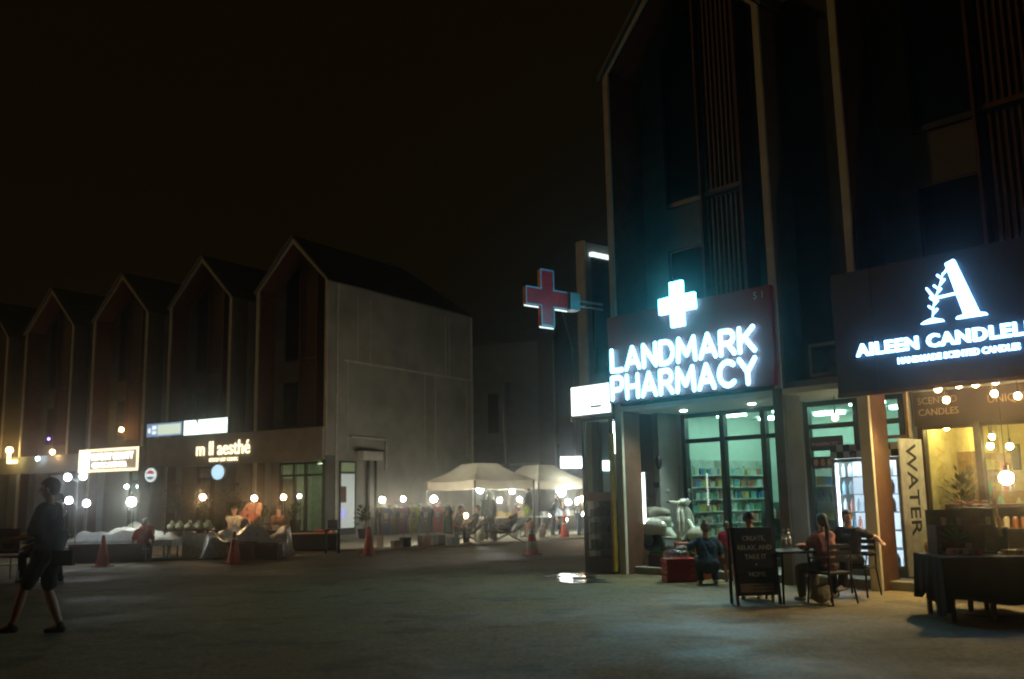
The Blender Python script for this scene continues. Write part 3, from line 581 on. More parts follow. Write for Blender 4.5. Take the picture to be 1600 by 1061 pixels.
# ---------------------------------------------------------------- people
def ik(a, b, l1, l2, pole):
    a, b, pole = Vector(a), Vector(b), Vector(pole); d = b-a; L = min(d.length, (l1+l2)*.995)
    if d.length > L: b = a + d.normalized()*L; d = b-a
    x = (l1*l1-l2*l2+L*L)/(2*L); h = sqrt(max(0, l1*l1-x*x)); dn = d.normalized()
    p = pole - dn*pole.dot(dn); p = p.normalized() if p.length > 1e-4 else dn.orthogonal().normalized()
    return a + dn*x + p*h, b
def person(lab, loc, rz, hip=(0, 0, .93), lean=(0, .03, 1), face=0, tilt=0, hl=(-.24, .05, .80), hr=(.24, .05, .80), fl=(-.1, 0, .08), fr=(.1, .02, .08),
           shirt=(.05, .05, .06), legs=(.03, .03, .04), long_legs=True, sleeve=.55, hair='short', haircol=None, s=1.0, vox=.012, shoe=(.3, .3, .28), skin=None, kpole=(0, 1, .1), epole=(0, -1, -.25), group=None, dress=False, cap_=None, turn=0, feet=True, female=False):
    t = empty('person', loc, rz, lab, 'person', group); t.scale = (s, s, s)
    SK = skin or SKIN; V = Vector
    hip = V(hip); up = V(lean).normalized(); side = V((cos(turn), sin(turn), 0)); fwd = up.cross(side)*-1
    if fwd.dot(V((0, 1, 0))) < 0 and abs(turn) < 1.4: fwd = -fwd
    neck = hip + up*.50; chest = hip + up*.34; waist = hip + up*.16
    sw = .165 if female else .19
    shl, shr = neck - side*sw - up*.045, neck + side*sw - up*.045
    hpl, hpr = hip - V((1, 0, 0))*.09, hip + V((1, 0, 0))*.09
    el, hl = ik(shl, hl, .29, .25, V(epole) + V((-.35, 0, 0))); er, hr = ik(shr, hr, .29, .25, V(epole) + V((.35, 0, 0)))
    kl, fl_ = ik(hpl, fl, .43, .42, V(kpole) + V((-.12, 0, 0))); kr, fr_ = ik(hpr, fr, .43, .42, V(kpole) + V((.12, 0, 0)))
    hd = (up + V((0, 0, 1.2))).normalized(); head = neck + hd*.19
    fd = V((sin(face)*-1, cos(face), -tilt)).normalized(); sd = fd.cross(V((0, 0, 1))).normalized(); hup = sd.cross(fd)
    RM = Matrix((sd, fd, hup)).transposed()
    b = MB()
    def torso(q):
        q.cap(hpl, hpr, .105, .105); q.cap(hip, waist, .125, .115); q.cap(waist - side*.04, chest - side*.06, .10, .115); q.cap(waist + side*.04, chest + side*.06, .10, .115)
        q.cap(chest - side*.07, shl + side*.06, .11, .07); q.cap(chest + side*.07, shr - side*.06, .11, .07); q.cap(shl + side*.04, shr - side*.04, .065, .065)
        if female: q.ell(chest + fwd*.07 + side*.06 + up*.03, .055); q.ell(chest + fwd*.07 - side*.06 + up*.03, .055)
    torso(b)
    b.cap(neck - up*.03, head - hd*.04, .058, .052)
    b.ell(head + hd*.025, (.074, .092, .105), 14, 10, rot=RM); b.ell(head + fd*.03 - hup*.045, (.055, .058, .06), rot=RM)
    b.cap(head + fd*.088 + hup*.02, head + fd*.108 - hup*.012, .009, .014, 8); b.ell(head + fd*.083 - hup*.048, (.026, .014, .010), rot=RM)
    b.ell(head + sd*.076, (.012, .02, .03), rot=RM); b.ell(head - sd*.076, (.012, .02, .03), rot=RM)
    for sh, e_, h in ((shl, el, hl), (shr, er, hr)):
        b.cap(sh, e_, .05, .04); b.cap(e_, h, .04, .028)
    for hp, k, f_ in ((hpl, kl, fl_), (hpr, kr, fr_)):
        b.cap(hp, k, .085, .056); b.cap(k, k+(f_-k)*.4, .052, .056); b.cap(k+(f_-k)*.4, f_, .056, .036); b.cap(f_, f_ + V((0, .10, -.04)), .036, .032)
    # palm, four fingers and thumb, lightly curled
    for sg_, e_, h in ((-1, el, hl), (1, er, hr)):
        d = (h-e_).normalized(); w = d.cross(V((0, 0, 1))); w = (w if w.length > .1 else V((0, 1, 0))).normalized(); nrm = w.cross(d)*-1
        b.cap(h, h + d*.075, .026, .03); b.cap(h + d*.04 - w*.018, h + d*.075 - w*.024, .02, .018); b.cap(h + d*.04 + w*.018, h + d*.075 + w*.024, .02, .018)
        for q, ln in zip((-.03, -.010, .010, .03), (.062, .074, .070, .054)):
            a0 = h + d*.085 + w*q; a1 = a0 + d*ln*.5 + nrm*-.006; a2 = a1 + (d*.8 - V((0, 0, .5)))*ln*.5
            b.chain([a0, a1, a2], [.010, .009, .008], 8)
        ts = w if w.dot(V((-sg_, .3, 0))) > 0 else -w
        b.chain([h + d*.025 + ts*.02, h + d*.05 + ts*.05, h + d*.085 + ts*.058], [.013, .012, .009], 8)
    blob(b, 'body', SK, t, vox if vox < .01 else vox, 2)
    # clothing
    c = MB(); torso(c); c.v = [tuple(V(p)) for p in c.v]
    q = MB(); g_ = .016
    q.cap(hip - side*.07, hip + side*.07, .105+g_, .105+g_); q.cap(hip, waist, .125+g_, .118+g_)
    q.cap(waist - side*.04, chest - side*.06, .105+g_, .115+g_); q.cap(waist + side*.04, chest + side*.06, .105+g_, .115+g_)
    q.cap(chest - side*.07, shl + side*.055, .11+g_, .072+g_); q.cap(chest + side*.07, shr - side*.055, .11+g_, .072+g_); q.cap(shl + side*.05, shr - side*.05, .06+g_, .06+g_)
    if female: q.ell(chest + fwd*.075 + side*.06 + up*.03, .066); q.ell(chest + fwd*.075 - side*.06 + up*.03, .066)
    for sh, e_, h in ((shl, el, hl), (shr, er, hr)):
        if sleeve <= 1: q.cap(sh, sh+(e_-sh)*sleeve, .064, .066)
        else: q.cap(sh, e_, .064, .054); q.cap(e_, e_+(h-e_)*(sleeve-1), .054, .044)
    if dress: q.cap(hip, (kl+kr)/2*.55+hip*.45, .15, .19)
    wrinkle(blob(q, 'shirt', cloth('cloth_%.2f_%.2f_%.2f' % shirt, shirt), t, max(vox, .009), 3))
    q = MB(); q.cap(hpl, hpr, .118, .118)
    for hp, k, f_ in ((hpl, kl, fl_), (hpr, kr, fr_)):
        if long_legs: q.cap(hp, k, .104, .078); q.cap(k, f_ + (k-f_)*.06, .076, .064)
        else: q.cap(hp, hp+(k-hp)*.86, .104, .082)
    wrinkle(blob(q, 'trousers', cloth('cloth_%.2f_%.2f_%.2f' % legs, legs), t, max(vox, .009), 3), .008)
    HC = haircol or HAIR; q = MB()
    q.ell(head + hup*.036 - fd*.012, (.087, .110, .100), 14, 10, rot=RM); q.ell(head - fd*.05, (.078, .06, .085), rot=RM)
    if hair == 'long': q.chain([head - fd*.05, head - fd*.085 - hup*.12, neck - fd*.09 - V((0, 0, .08)), neck - fd*.10 - V((0, 0, .18))], [.088, .085, .07, .04])
    if hair == 'pony': q.ell(head - fd*.09 + hup*.03, .035); q.chain([head - fd*.10 + hup*.02, head - fd*.14 - hup*.08, neck - fd*.13 - V((0, 0, .10)), neck - fd*.13 - V((0, 0, .2))], [.03, .036, .032, .012])
    if hair == 'bun': q.ell(head - fd*.07 + hup*.11, .045)
    hb = blob(q, 'hair', HC, t, .010, 1)
    # keep the face free: trim hair vertices in front of the hairline
    for v in hb.data.vertices:
        p = v.co - head; a_ = p.dot(fd); u_ = p.dot(hup)
        if a_ > .03 and u_ < .055: v.co -= fd*min(.07, (a_-.03)*1.3)
    if cap_: 
        q = MB(); q.ell(head + hup*.055, (.094, .105, .075), 14, 8, rot=RM); q.obox(head + fd*.13 + hup*.05, (sd, fd, hup), (.07, .06, .008)); q.build('cap', cloth('cap%.2f' % cap_[0], cap_), t, True)
    for f_ in (fl_, fr_):
        q = MB(); q.cap(f_ + V((0, -.03, -.035)), f_ + V((0, .07, -.045)), .042, .038); q.cap(f_ + V((0, .07, -.045)), f_ + V((0, .15, -.052)), .038, .030); q.cap(f_+V((0, 0, .02)), f_ + V((0, 0, -.03)), .042, .042)
        blob(q, 'shoe', cloth('shoe%.2f' % shoe[0], shoe), t, .010, 1)
    for k in (-1, 1):
        MB().ell(head + fd*.083 + sd*.03*k + hup*.012, .009, 8, 6).build('eye', BLACK, t, True)
    return t

# the big passer-by at the far left (walking to the left)
person('person in a dark T-shirt and knee-length shorts walking past with a bag at the hip', (-5.33, 11.25, 0), pi/2 + .06, hip=(0, .02, .91), lean=(0, .03, 1), face=.1, tilt=.1,
       hl=(-.12, .36, 1.05), hr=(.16, .26, .98), fl=(-.08, .34, .09), fr=(.1, -.12, .09), shirt=(.012, .018, .02), legs=(.022, .018, .012), long_legs=False, sleeve=.8, vox=.008, shoe=(.09, .085, .07), s=1.02)
bagm = cloth('bag', (.015, .013, .012)); q = MB(); q.obox((0, 0, .86), ((1, 0, 0), (0, 1, 0), (0, 0, 1)), (.04, .12, .085)); q.chain([(0, .1, .9), (-.12, .06, 1.2), (-.2, 0, 1.42)], [.012, .012, .012], 8)
o = blob(q, 'shoulder_bag', bagm, None, .01, 2, loc=(-5.10, 11.10, 0), rotz=pi/2); tag(o, 'dark shoulder bag at the hip of the person walking past', 'bag')
# two people behind, and the red chair
person('person in dark clothes with head bowed beside the red backed chair', (-9.25, 19.3, 0), pi-.3, hip=(0, 0, .62), lean=(.02, .22, 1), hl=(-.15, .35, .75), hr=(.15, .35, .75), fl=(-.12, .38, .08), fr=(.12, .38, .08), shirt=(.012, .016, .03), legs=(.02, .02, .025), sleeve=1.8, hair='long', tilt=.6)
person('person in a cap with a bare arm held forward, behind the passer-by', (-8.55, 18.4, 0), pi-.55, hip=(0, 0, .90), lean=(0, .1, 1), hl=(-.1, .42, 1.0), hr=(.2, .4, .95), shirt=(.02, .018, .014), legs=(.012, .012, .012), sleeve=.35, cap_=(.012, .012, .02), tilt=.3, s=.97)
def fold_chair(p, rz, lab, col, mark=True):
    t = empty('chair', p, rz, lab, 'chair'); m1 = cloth('chair%.2f' % col[0], col)
    MB().box(-.23, .23, -.22, .22, .43, .47).build('seat', m1, t, bevel=.012)
    MB().box(-.23, .23, .2, .235, .52, 1.0).build('backrest', m1, t, bevel=.015)
    if mark:
        MB().box(-.2, .2, .236, .242, .56, .86).build('back_panel', mat('dull_cream_patch', (.28, .24, .17), .8), t)
        m = MB(); m.ring(circ(.10, cz=.71), circ(.085, cz=.71), .243, .248); m.build('round_mark', BLACK, t)
        text('lettering', 'GO', .1, BLACK, t, (.08, .245, .675), rot=(pi/2, 0, pi), ext=.002)
    for x, y in ((-.21, -.2), (.21, -.2), (-.21, .2), (.21, .2)): MB().cyl((x, y, .43), (x*1.08, y*1.15, 0), .014).build('leg', STEEL, t, True)
    return t
fold_chair((-10.05, 19.75, 0), pi-.1, 'red chair with a cream panel and a round black mark on its back', (.22, .03, .02))

# ---------------------------------------------------------------- lamps of the market
ICO = None
def ball(r, p=(0, 0, 0), n=10, m=6): return MB().ell(p, r, n, m)
def bulb_lamp(p, lab, col=(1, .72, .42), s=150, r=.07, pole='pole', group='bare market bulbs', base=None):
    p = Vector(p); t = empty('market_lamp', p, 0, lab, 'lamp', group)
    ball(r).build('bulb', emit('bulb%.2f%.2f%d' % (col[1], col[2], s), col, s), t, True)
    MB().cyl((0, 0, r*.8), (0, 0, r+.07), .022).build('socket', BLACKM, t)
    if pole == 'pole':
        z = -p.z + .0 if base is None else base - p.z
        MB().tube([(0, 0, r+.07), (.0, .08, r+.09), (.0, .16, r+.02), (.0, .16, z)], .012, 6).build('pole', BLACKM, t)
    elif pole: MB().tube([(0, 0, r+.07), (0, 0, r+.07+pole)], .006, 5).build('cord', BLACKM, t)
    return t
WARM = (1, .62, .30); COOL = (.93, 1, .90); NEUT = (1, .90, .70)
# twin spotlights on one stand at the left
sp = empty('light_stand', (-11.12, 24.78, 0), .1, 'white stand carrying four bright floodlights beside the covered table', 'lamp')
MB().cyl((0, 0, 0), (0, 0, 2.2), .016, .012).build('pole', STEEL, sp, True)
MB().lathe([(.22, 0), (.22, .03), (.05, .07)]).build('base', STEEL, sp, True)
for x, z in ((-.22, 2.14), (.16, 2.16), (-.16, 1.56), (.27, 1.48)):
    h = MB().lathe([(.04, .16), (.07, .10), (.10, 0), (.095, -.005)], (x, -.1, z), 14, axis=(0, 1, 0)).build('lamp_head', WHITE, sp, True)
    ball(.088, (x, -.12, z)).build('bulb', emit('flood', (.80, .90, 1), 26), h, True)
    MB().tube([(x, 0, z), (0, 0, z-.12)], .01, 6).build('arm', WHITE, sp)
lamps = [((-10.24, 26.06, 1.50), 'bright white lamp over the plastic covered stall behind the red shirt', COOL, 95, .12),
    ((-9.14, 28.57, 1.60), 'warm bulb above the seller in white', WARM, 120, .085), ((-7.74, 28.98, 1.54), 'warm bulb in front of the red-brown clinic pillar', WARM, 120, .085),
    ((-6.92, 29.19, 1.56), 'warm bulb in front of the clinic shop window', WARM, 90, .08), ((-7.33, 33.2, 1.6), 'small pale bulb by the clinic door mullion', NEUT, 25, .07),
    ((-4.06, 29.9, 1.43), 'white globe bulb over the dark end of the clothes rack', NEUT, 130, .085), ((-3.49, 30.5, 1.44), 'white globe bulb over the yellow shirt', NEUT, 110, .075),
    ((-2.6, 31.3, 1.42), 'large white bulb beside the tent over the end of the rack', NEUT, 150, .10),
    ((-2.05, 31.93, .87), 'low white bulb just past the clothes rack', NEUT, 70, .07), ((-1.63, 32.2, .86), 'low warm bulb between the rack and the reclining chairs', WARM, 70, .08),
    ((-.56, 36., 1.33), 'round warm bulb over the yellow goods inside the tent', NEUT, 120, .085),
    ((.17, 36., 1.35), 'round warm bulb beside the head of the person in green shorts', NEUT, 120, .085),
    ((2.07, 37.94, 1.2), 'white bulb hanging low in the rear tent', COOL, 70, .11), ((2.49, 37.92, 1.22), 'large white bulb at the right end of the rear tent', COOL, 80, .15),
    ((2.46, 35.92, .82), 'white bulb over the person in blue jeans', NEUT, 90, .11), ((1.87, 35.95, .58), 'low white bulb by the orange cone near the far stalls', NEUT, 60, .08), ((1.3, 35.98, .75), 'tiny white bulb beside the person in blue', COOL, 60, .05),
    ((2.73, 29.88, 1.36), 'small warm bulb, highest of those seen through the display stand', WARM, 40, .07), ((2.73, 29.88, .95), 'warm bulb seen through the display stand glass above the orange band', WARM, 90, .10),
    ((3.12, 29.84, .90), 'warm bulb beside the yellow post seen through the display stand', WARM, 60, .08),
    ((2.42, 35.2, 1.35), 'small warm bulb at the edge of the display stand', WARM, 70, .07)]
for p, lab, cc, s_, r_ in lamps: bulb_lamp(p, lab, cc, s_*.52, r_)
for p, lab, s_, r_ in (((-1.21, 33.98, 1.72), 'bright oval white lamp under the front of the nearer tent', 170, .12), ((-.1, 35.2, 1.64), 'white lamp slung under the roof of the nearer tent', 130, .09), ((1.81, 38.2, 1.6), 'brightest white lamp under the roof of the rear tent', 90, .18)):
    bulb_lamp(p, lab, COOL, s_*.52, r_, pole=.35)
def wall_lamp(p, rz, lab, col, s, r=.1):
    t = empty('wall_lamp', p, rz, lab, 'lamp'); ball(r).build('globe', emit('wl%.2f%d' % (col[2], s), col, s), t, True)
    MB().tube([(0, 0, r*.7), (0, .05, r+.06), (0, .25, r+.06)], .015, 6).build('bracket', BLACKM, t); return t
wall_lamp(LL(-11.97, -.1, 4.66), AL, 'warm wall lamp on the house above the beauty sign', (1, .58, .20), 40, .09)
wall_lamp(LL(-20.1, -.3, 4.08), AL, 'big warm wall lamp at the left photo edge', (1, .62, .22), 26, .15)
wall_lamp(LL(-16.64, -.3, 3.86), AL, 'warm wall lamp on the fascia of the leftmost gabled house', (1, .60, .25), 26, .11)
wall_lamp(LL(-17.76, -.3, 3.6), AL, 'small bluish wall lamp beside a warm one', (.7, .9, 1), 14, .09)
wall_lamp(LL(-17.3, -.1, 4.5), AL, 'dim violet wall lamp on the leftmost gabled house', (.22, .10, 1), 9, .06)
wall_lamp(LL(-12.39, .6, 2.2), AL, 'small white lamp on the wall below the beauty sign', (.85, .95, 1), 18, .09)
t = empty('shop_sign', LL(-20.0, -.45), AL, 'L shaped yellow glowing sign at the left photo edge', 'sign'); MB().box(0, .12, 0, .1, 3.45, 4.0).box(.12, .7, 0, .1, 3.45, 3.58).build('face', emit('yellow_sign', (1, .75, .25), 4), t); MB().box(.02, .1, .1, .45, 3.6, 3.66).build('bracket', STEEL, t)
ledm = mat('fixture_grey', (.3, .3, .3))

# ---------------------------------------------------------------- left stalls
def table(p, rz, lab, w, d, h, topm, legm, cloth_m=None, drop=.5, cat='table'):
    t = empty('table', p, rz, lab, cat)
    MB().box(-w/2, w/2, -d/2, d/2, h-.03, h).build('tabletop', topm, t, bevel=.008)
    for x, y in ((-1, -1), (1, -1), (-1, 1), (1, 1)): MB().box(x*(w/2-.05)-.02, x*(w/2-.05)+.02, y*(d/2-.05)-.02, y*(d/2-.05)+.02, 0, h-.03).build('leg', legm, t)
    return t
def drape(name, w, d, h, drop, m, seed=1, hem=.05, amp=.03, nx=60):
    rr = random.Random(seed); ph = [rr.random()*6 for _ in range(5)]; P = []; F = []
    per = []   # perimeter
    for i in range(nx): per.append((-w/2+w*i/nx, -d/2, 0, -1))
    for i in range(nx//2): per.append((w/2, -d/2+d*i/(nx//2), 1, 0))
    for i in range(nx): per.append((w/2-w*i/nx, d/2, 0, 1))
    for i in range(nx//2): per.append((-w/2, d/2-d*i/(nx//2), -1, 0))
    n = len(per); rows = 8
    for k in range(rows+1):
        for i, (x, y, ax, ay) in enumerate(per):
            q = k/rows; f_ = amp*q*(sin(i*.55+ph[0])+.6*sin(i*.23+ph[1])+.4); dz = drop*q + (hem*q*(sin(i*.16+ph[2])+sin(i*.07+ph[3])) if q else 0)
            P.append((x+ax*(.004+max(0, f_)), y+ay*(.004+max(0, f_)), h-dz))
    for k in range(rows):
        for i in range(n): j = (i+1) % n; F.append((k*n+i, (k+1)*n+i, (k+1)*n+j, k*n+j))
    F.append(tuple(range(n))); return P, F
def lumpy_cover(name, w, d, h0, h1, m, seed, loc, rz, lab, cat, sag=1):
    rr = random.Random(seed); nx, ny = 46, 26; ph = [rr.random()*9 for _ in range(8)]; P = []; F = []
    for j in range(ny+1):
        for i in range(nx+1):
            x = (i/nx-.5)*2; y = (j/ny-.5)*2
            e_ = min(1, (1-abs(x)**6)*1.0) * min(1, (1-abs(y)**5)*1.0)
            tt = h0 + (h1-h0)*(.55+.25*sin(3.1*x+ph[0])*cos(2*y+ph[1])+.2*sin(6*x+ph[2]+2*y))+.035*sin(17*x+5*y+ph[3])+.025*sin(23*y+9*x+ph[4])
            z = tt*min(1, e_*2.2) if e_ > 0 else 0; z = max(z, .02+.03*rr.random())
            P.append((x*w/2*(1+.04*sin(9*y+ph[5])), y*d/2*(1+.06*sin(7*x+ph[6])), z))
    for j in range(ny):
        for i in range(nx): a_ = j*(nx+1)+i; F.append((a_, a_+1, a_+nx+2, a_+nx+1))
    o = MB().add(P, F).build(name, m, loc=loc, rotz=rz, smooth=True); s = o.modifiers.new('s', 'SOLIDIFY'); s.thickness = .01; tag(o, lab, cat); return o
PLAST = mat('clear_wrinkled_plastic', (.55, .57, .52), .3, spec=.8, scale=9, var=.2, bump=.6, bscale=14)
table((-10.2, 25.6, 0), .08, 'low market table under the long white cloth cover', 2.6, 1.0, .50, WOODD, STEEL)
P_, F_ = drape('c', 2.7, 1.1, .52, .14, None, 3, .03, .03)
def cover_top(P, w, d, h, seed, amp):
    rr = random.Random(seed); ph = [rr.random()*9 for _ in range(6)]; nx, ny = 48, 20; Q = []; F = []
    for j in range(ny+1):
        for i in range(nx+1):
            x = (i/nx-.5)*w; y = (j/ny-.5)*d; ed = min(1, 5*(1-abs(2*i/nx-1)))*min(1, 3*(1-abs(2*j/ny-1)))
            Q.append((x, y, h + ed*amp*(1+.5*sin(2.3*x+ph[0])+.35*sin(5*x+3*y+ph[1])+.15*sin(13*x+7*y+ph[2]))))
    for j in range(ny):
        for i in range(nx): a_ = j*(nx+1)+i; F.append((a_, a_+1, a_+nx+2, a_+nx+1))
    return Q, F
Q_, G_ = cover_top(None, 2.7, 1.1, .525, 4, .17)
COVER = mat('white_sheet_cover', (.74, .75, .70), .75, scale=6, var=.1, bump=.5, bscale=18)
o = MB().add(P_, F_).add(Q_, G_).build('table_cover', COVER, loc=(-10.2, 25.6, 0), rotz=.08, smooth=True); tag(o, 'bulging white sheet covering goods on the long low table', 'cover')
Q_, G_ = cover_top(None, 2.1, 1.2, .55, 9, .24)
P_, F_ = drape('c', 2.1, 1.2, .55, .2, None, 5, .03, .03)
o = MB().add(P_, F_).add(Q_, G_).build('table_cover', COVER, loc=(-9.95, 27.2, 0), rotz=.15, smooth=True); tag(o, 'second white sheet heaped behind the person in the red shirt', 'cover')
table((-9.95, 27.2, 0), .15, 'low table under the second white sheet behind the red shirt', 2.0, 1.1, .53, WOODD, STEEL)
o = MB().box(-.9, .9, -.3, .3, 0, .42).box(-.92, .92, -.32, .32, .42, .46).build('storage_bench', mat('dark_red_bench', (.09, .02, .015), .7), loc=(-10.3, 24.95, 0), rotz=.05, bevel=.01); tag(o, 'dark red storage bench in front of the covered table', 'bench')
person('person in a red shirt sitting with their back to the camera', (-9.45, 24.9, 0), .2, hip=(0, 0, .42), lean=(0, .12, 1), hl=(-.3, .25, .42), hr=(.25, .3, .5), fl=(-.14, .4, .08), fr=(.14, .4, .08), shirt=(.42, .035, .025), legs=(.05, .06, .04), sleeve=.7, tilt=.4, s=.86)
o = MB().cyl((0, 0, .3), (0, 0, .33), .17).tube([(.12, .12, .3), (.16, .16, 0)], .014).tube([(-.12, .12, .3), (-.16, .16, 0)], .014).tube([(.12, -.12, .3), (.16, -.16, 0)], .014).tube([(-.12, -.12, .3), (-.16, -.16, 0)], .014).build('stool', STEEL, loc=(-9.45, 24.9, 0)); tag(o, 'low metal stool under the person in the red shirt', 'stool')
person('small person with dark hair and red top crouching behind the white cover', (-9.85, 26.25, 0), pi, hip=(0, 0, .55), lean=(0, .2, 1), hl=(-.2, .35, .6), hr=(.2, .35, .6), fl=(-.12, .3, .08), fr=(.12, .3, .08), shirt=(.25, .04, .03), legs=(.03, .03, .03), s=.8, tilt=.5)
def cone(p, lab, h=.7, bands=((.42, .56),), tilt=0):
    t = empty('traffic_cone', p, rnd.random()*2, lab, 'traffic cone', 'orange cones along the road'); t.rotation_euler.x = tilt
    r = lambda z: .16-(.16-.03)*(z/h)
    MB().lathe([(.16, .025), (.03, h), (.018, h+.005)], n=24).build('body', CONE, t, True)
    MB().box(-.2, .2, -.2, .2, 0, .028).build('base', CONE, t, bevel=.012)
    for a_, b_ in bands: MB().lathe([(r(a_)+.004, a_), (r(b_)+.004, b_)], n=24).build('reflective_band', REFL, t, True)
cone((-9.78, 23.31, 0), 'dull orange cone in front of the covered table', .72, ())
cone((-6.76, 23.61, 0), 'dark orange cone in front of the plastic covered heap', .74, ((.55, .60),))
cone((-3.85, 25.77, 0), 'tall orange cone with pale top by the clothes rack', .92, ((.74, .90),))
cone((.41, 24.7, 0), 'orange cone with two white bands standing alone in the road', .84, ((.14, .34), (.52, .64)))
cone((1.72, 34.4, 0), 'small plain orange cone far off near the rear stalls', .98, ((.46, .52),))
# produce stall with plastic-wrapped greens
table((-8.95, 27.0, 0), .15, 'low stall table piled with bagged greens', 1.3, .9, .72, WOODD, STEEL)
bagc = mat('clear_bag_greens', (.42, .46, .28), .35, spec=.8, scale=12, var=.5, bump=.5, bscale=20)
for k in range(9):
    m = MB(); m.ell((0, 0, .08), (.12, .11, .09)); m.cap((0, 0, .15), (.02, 0, .2), .03, .05, 8); o = blob(m, 'produce_bag', bagc, None, .014, 1, loc=(-9.45+.13*k+rnd.uniform(-.03, .03), 26.85+.28*(k % 2), .725)); tag(o, 'clear bag of greens on the low stall table', 'bag', 'bags of greens on the stall')
m = MB()
for k in range(60):
    x, y = rnd.uniform(-.55, .55), rnd.uniform(-.12, .12); z = rnd.uniform(0, .12); a_ = rnd.uniform(0, 6); m.obox((x, y, z), ((cos(a_), sin(a_), .3), (-sin(a_), cos(a_), 0), (0, 0, 1)), (.05, .025, .003))
o = m.build('green_leaves', mat('bright_herbs', (.12, .34, .06), .7, var=.4), loc=(-8.9, 27.35, .74)); tag(o, 'loose bright green herbs along the back of the stall', 'herbs', kind='stuff')
m = MB().box(-.28, .28, -.02, .02, 0, .62).box(-.3, -.26, -.03, .03, 0, .7).box(.26, .3, -.03, .03, 0, .7); o = m.build('stall_panel', PLAST, loc=(-8.62, 26.35, 0), rotz=.2); tag(o, 'plastic wrapped upright panel beside the wicker counter', 'panel')
# wicker counter with bottles
t = empty('wicker_counter', (-7.95, 27.15, 0), .1, 'dark low counter with a wicker rail and rows of small bottles', 'counter')
MB().box(-.95, .95, -.35, .35, 0, .50).build('body', mat('black_counter_cloth', (.010, .009, .008), .9), t, bevel=.02)
m = MB()
for k in range(20): m.box(-.93+k*.096, -.93+k*.096+.02, -.33, -.31, .5, .62)
m.box(-.95, .95, -.335, -.305, .6, .63).box(-.95, .95, -.335, -.305, .54, .555); m.build('rail', mat('wicker', (.35, .18, .06), .7, var=.3, scale=30), t)
for k in range(16):
    q = MB(); q.lathe([(.03, 0), (.032, .1), (.012, .14), (.012, .17)], n=10); o = q.build('small_bottle', mat('amber_glass%d' % (k % 3), [(.3, .14, .03), (.4, .25, .06), (.2, .07, .02)][k % 3], .25, spec=.8), loc=(-8.82+.115*k, 27.12+.01*k+.1*(k % 2), .503), smooth=True); tag(o, 'small amber bottle on the wicker railed counter', 'bottle', 'bottles on the wicker counter')
person('person in a white shirt seated behind the wicker counter with folded arms', (-8.35, 29.1, 0), pi+.1, hip=(0, 0, .50), lean=(0, .06, 1), hl=(.10, .24, .68), hr=(-.10, .27, .70), fl=(-.12, .35, .08), fr=(.12, .35, .08), shirt=(.55, .50, .40), legs=(.05, .05, .05), sleeve=.9, tilt=.25, face=.3)
person('person in a peach jacket standing and playing a guitar by the plants', (-8.05, 30.2, 0), pi-.1, hip=(0, 0, .88), lean=(0, .05, 1), hl=(-.08, .28, 1.12), hr=(.30, .30, 1.12), fl=(-.12, .05, .08), fr=(.14, .02, .08), shirt=(.55, .25, .14), legs=(.06, .055, .05), sleeve=1.7, hair='long', tilt=.1, face=.3)
g_ = empty('guitar', (-8.15, 29.93, 1.03), pi-.1, 'pale reddish guitar held by the person in the peach jacket', 'guitar')
q = MB(); q.cyl((-.12, 0, 0), (-.12, .09, 0), .17, n=24).cyl((.10, 0, .02), (.10, .09, .02), .13, n=24); q.build('body', mat('guitar_wood', (.45, .14, .07), .35), g_, True)
MB().box(.2, .62, .02, .05, .02, .07).build('neck', WOODD, g_); MB().box(.62, .76, .02, .05, .01, .09).build('headstock', WOODD, g_); MB().cyl((0, .09, 0), (0, .094, 0), .045).build('sound_hole', BLACK, g_)
t = empty('keyboard_stand', (-7.45, 29.8, 0), .1, 'crossed metal stand legs beside the guitar player', 'stand'); MB().cyl((-.35, 0, 0), (.3, 0, .75), .016).build('leg', STEEL, t); MB().cyl((.35, .04, 0), (-.3, .04, .75), .016).build('leg', STEEL, t); MB().box(-.42, .42, -.12, .16, .75, .79).build('top', BLACKM, t, bevel=.01)
t = empty('microphone_stand', (-8.25, 29.55, 0), 0, 'thin microphone stand in front of the guitar player', 'stand'); MB().cyl((0, 0, 0), (0, 0, 1.25), .012).build('pole', BLACKM, t); MB().cyl((0, 0, 1.25), (-.02, .2, 1.33), .01).build('boom', BLACKM, t); MB().ell((-.02, .22, 1.34), .03).build('microphone', STEEL, t, True); MB().cyl((0, 0, 0), (0, 0, .02), .15).build('base', BLACKM, t)
person('person with long dark hair seated in shade under the clinic pillar bulb', (-7.15, 29.6, 0), pi+.2, hip=(0, 0, .48), lean=(0, .05, 1), hl=(-.1, .35, .6), hr=(.12, .35, .6), fl=(-.12, .4, .08), fr=(.12, .4, .08), shirt=(.10, .05, .03), legs=(.02, .02, .02), sleeve=1.7, hair='long', tilt=.3)
o = MB().box(-.10, .10, -.01, .01, 0, .13).box(-.11, .11, -.02, .02, -.02, 0).build('paper_sign', mat('cream_paper', (.55, .5, .4)), loc=(-7.1, 29.05, .62)); tag(o, 'small cream paper card in front of the seated person', 'card')
o = MB().box(-.3, .3, -.2, .2, 0, .6).build('speaker_box', BLACK, loc=(-7.1, 29.15, 0), bevel=.02); tag(o, 'black box speaker carrying the cream paper card', 'speaker')
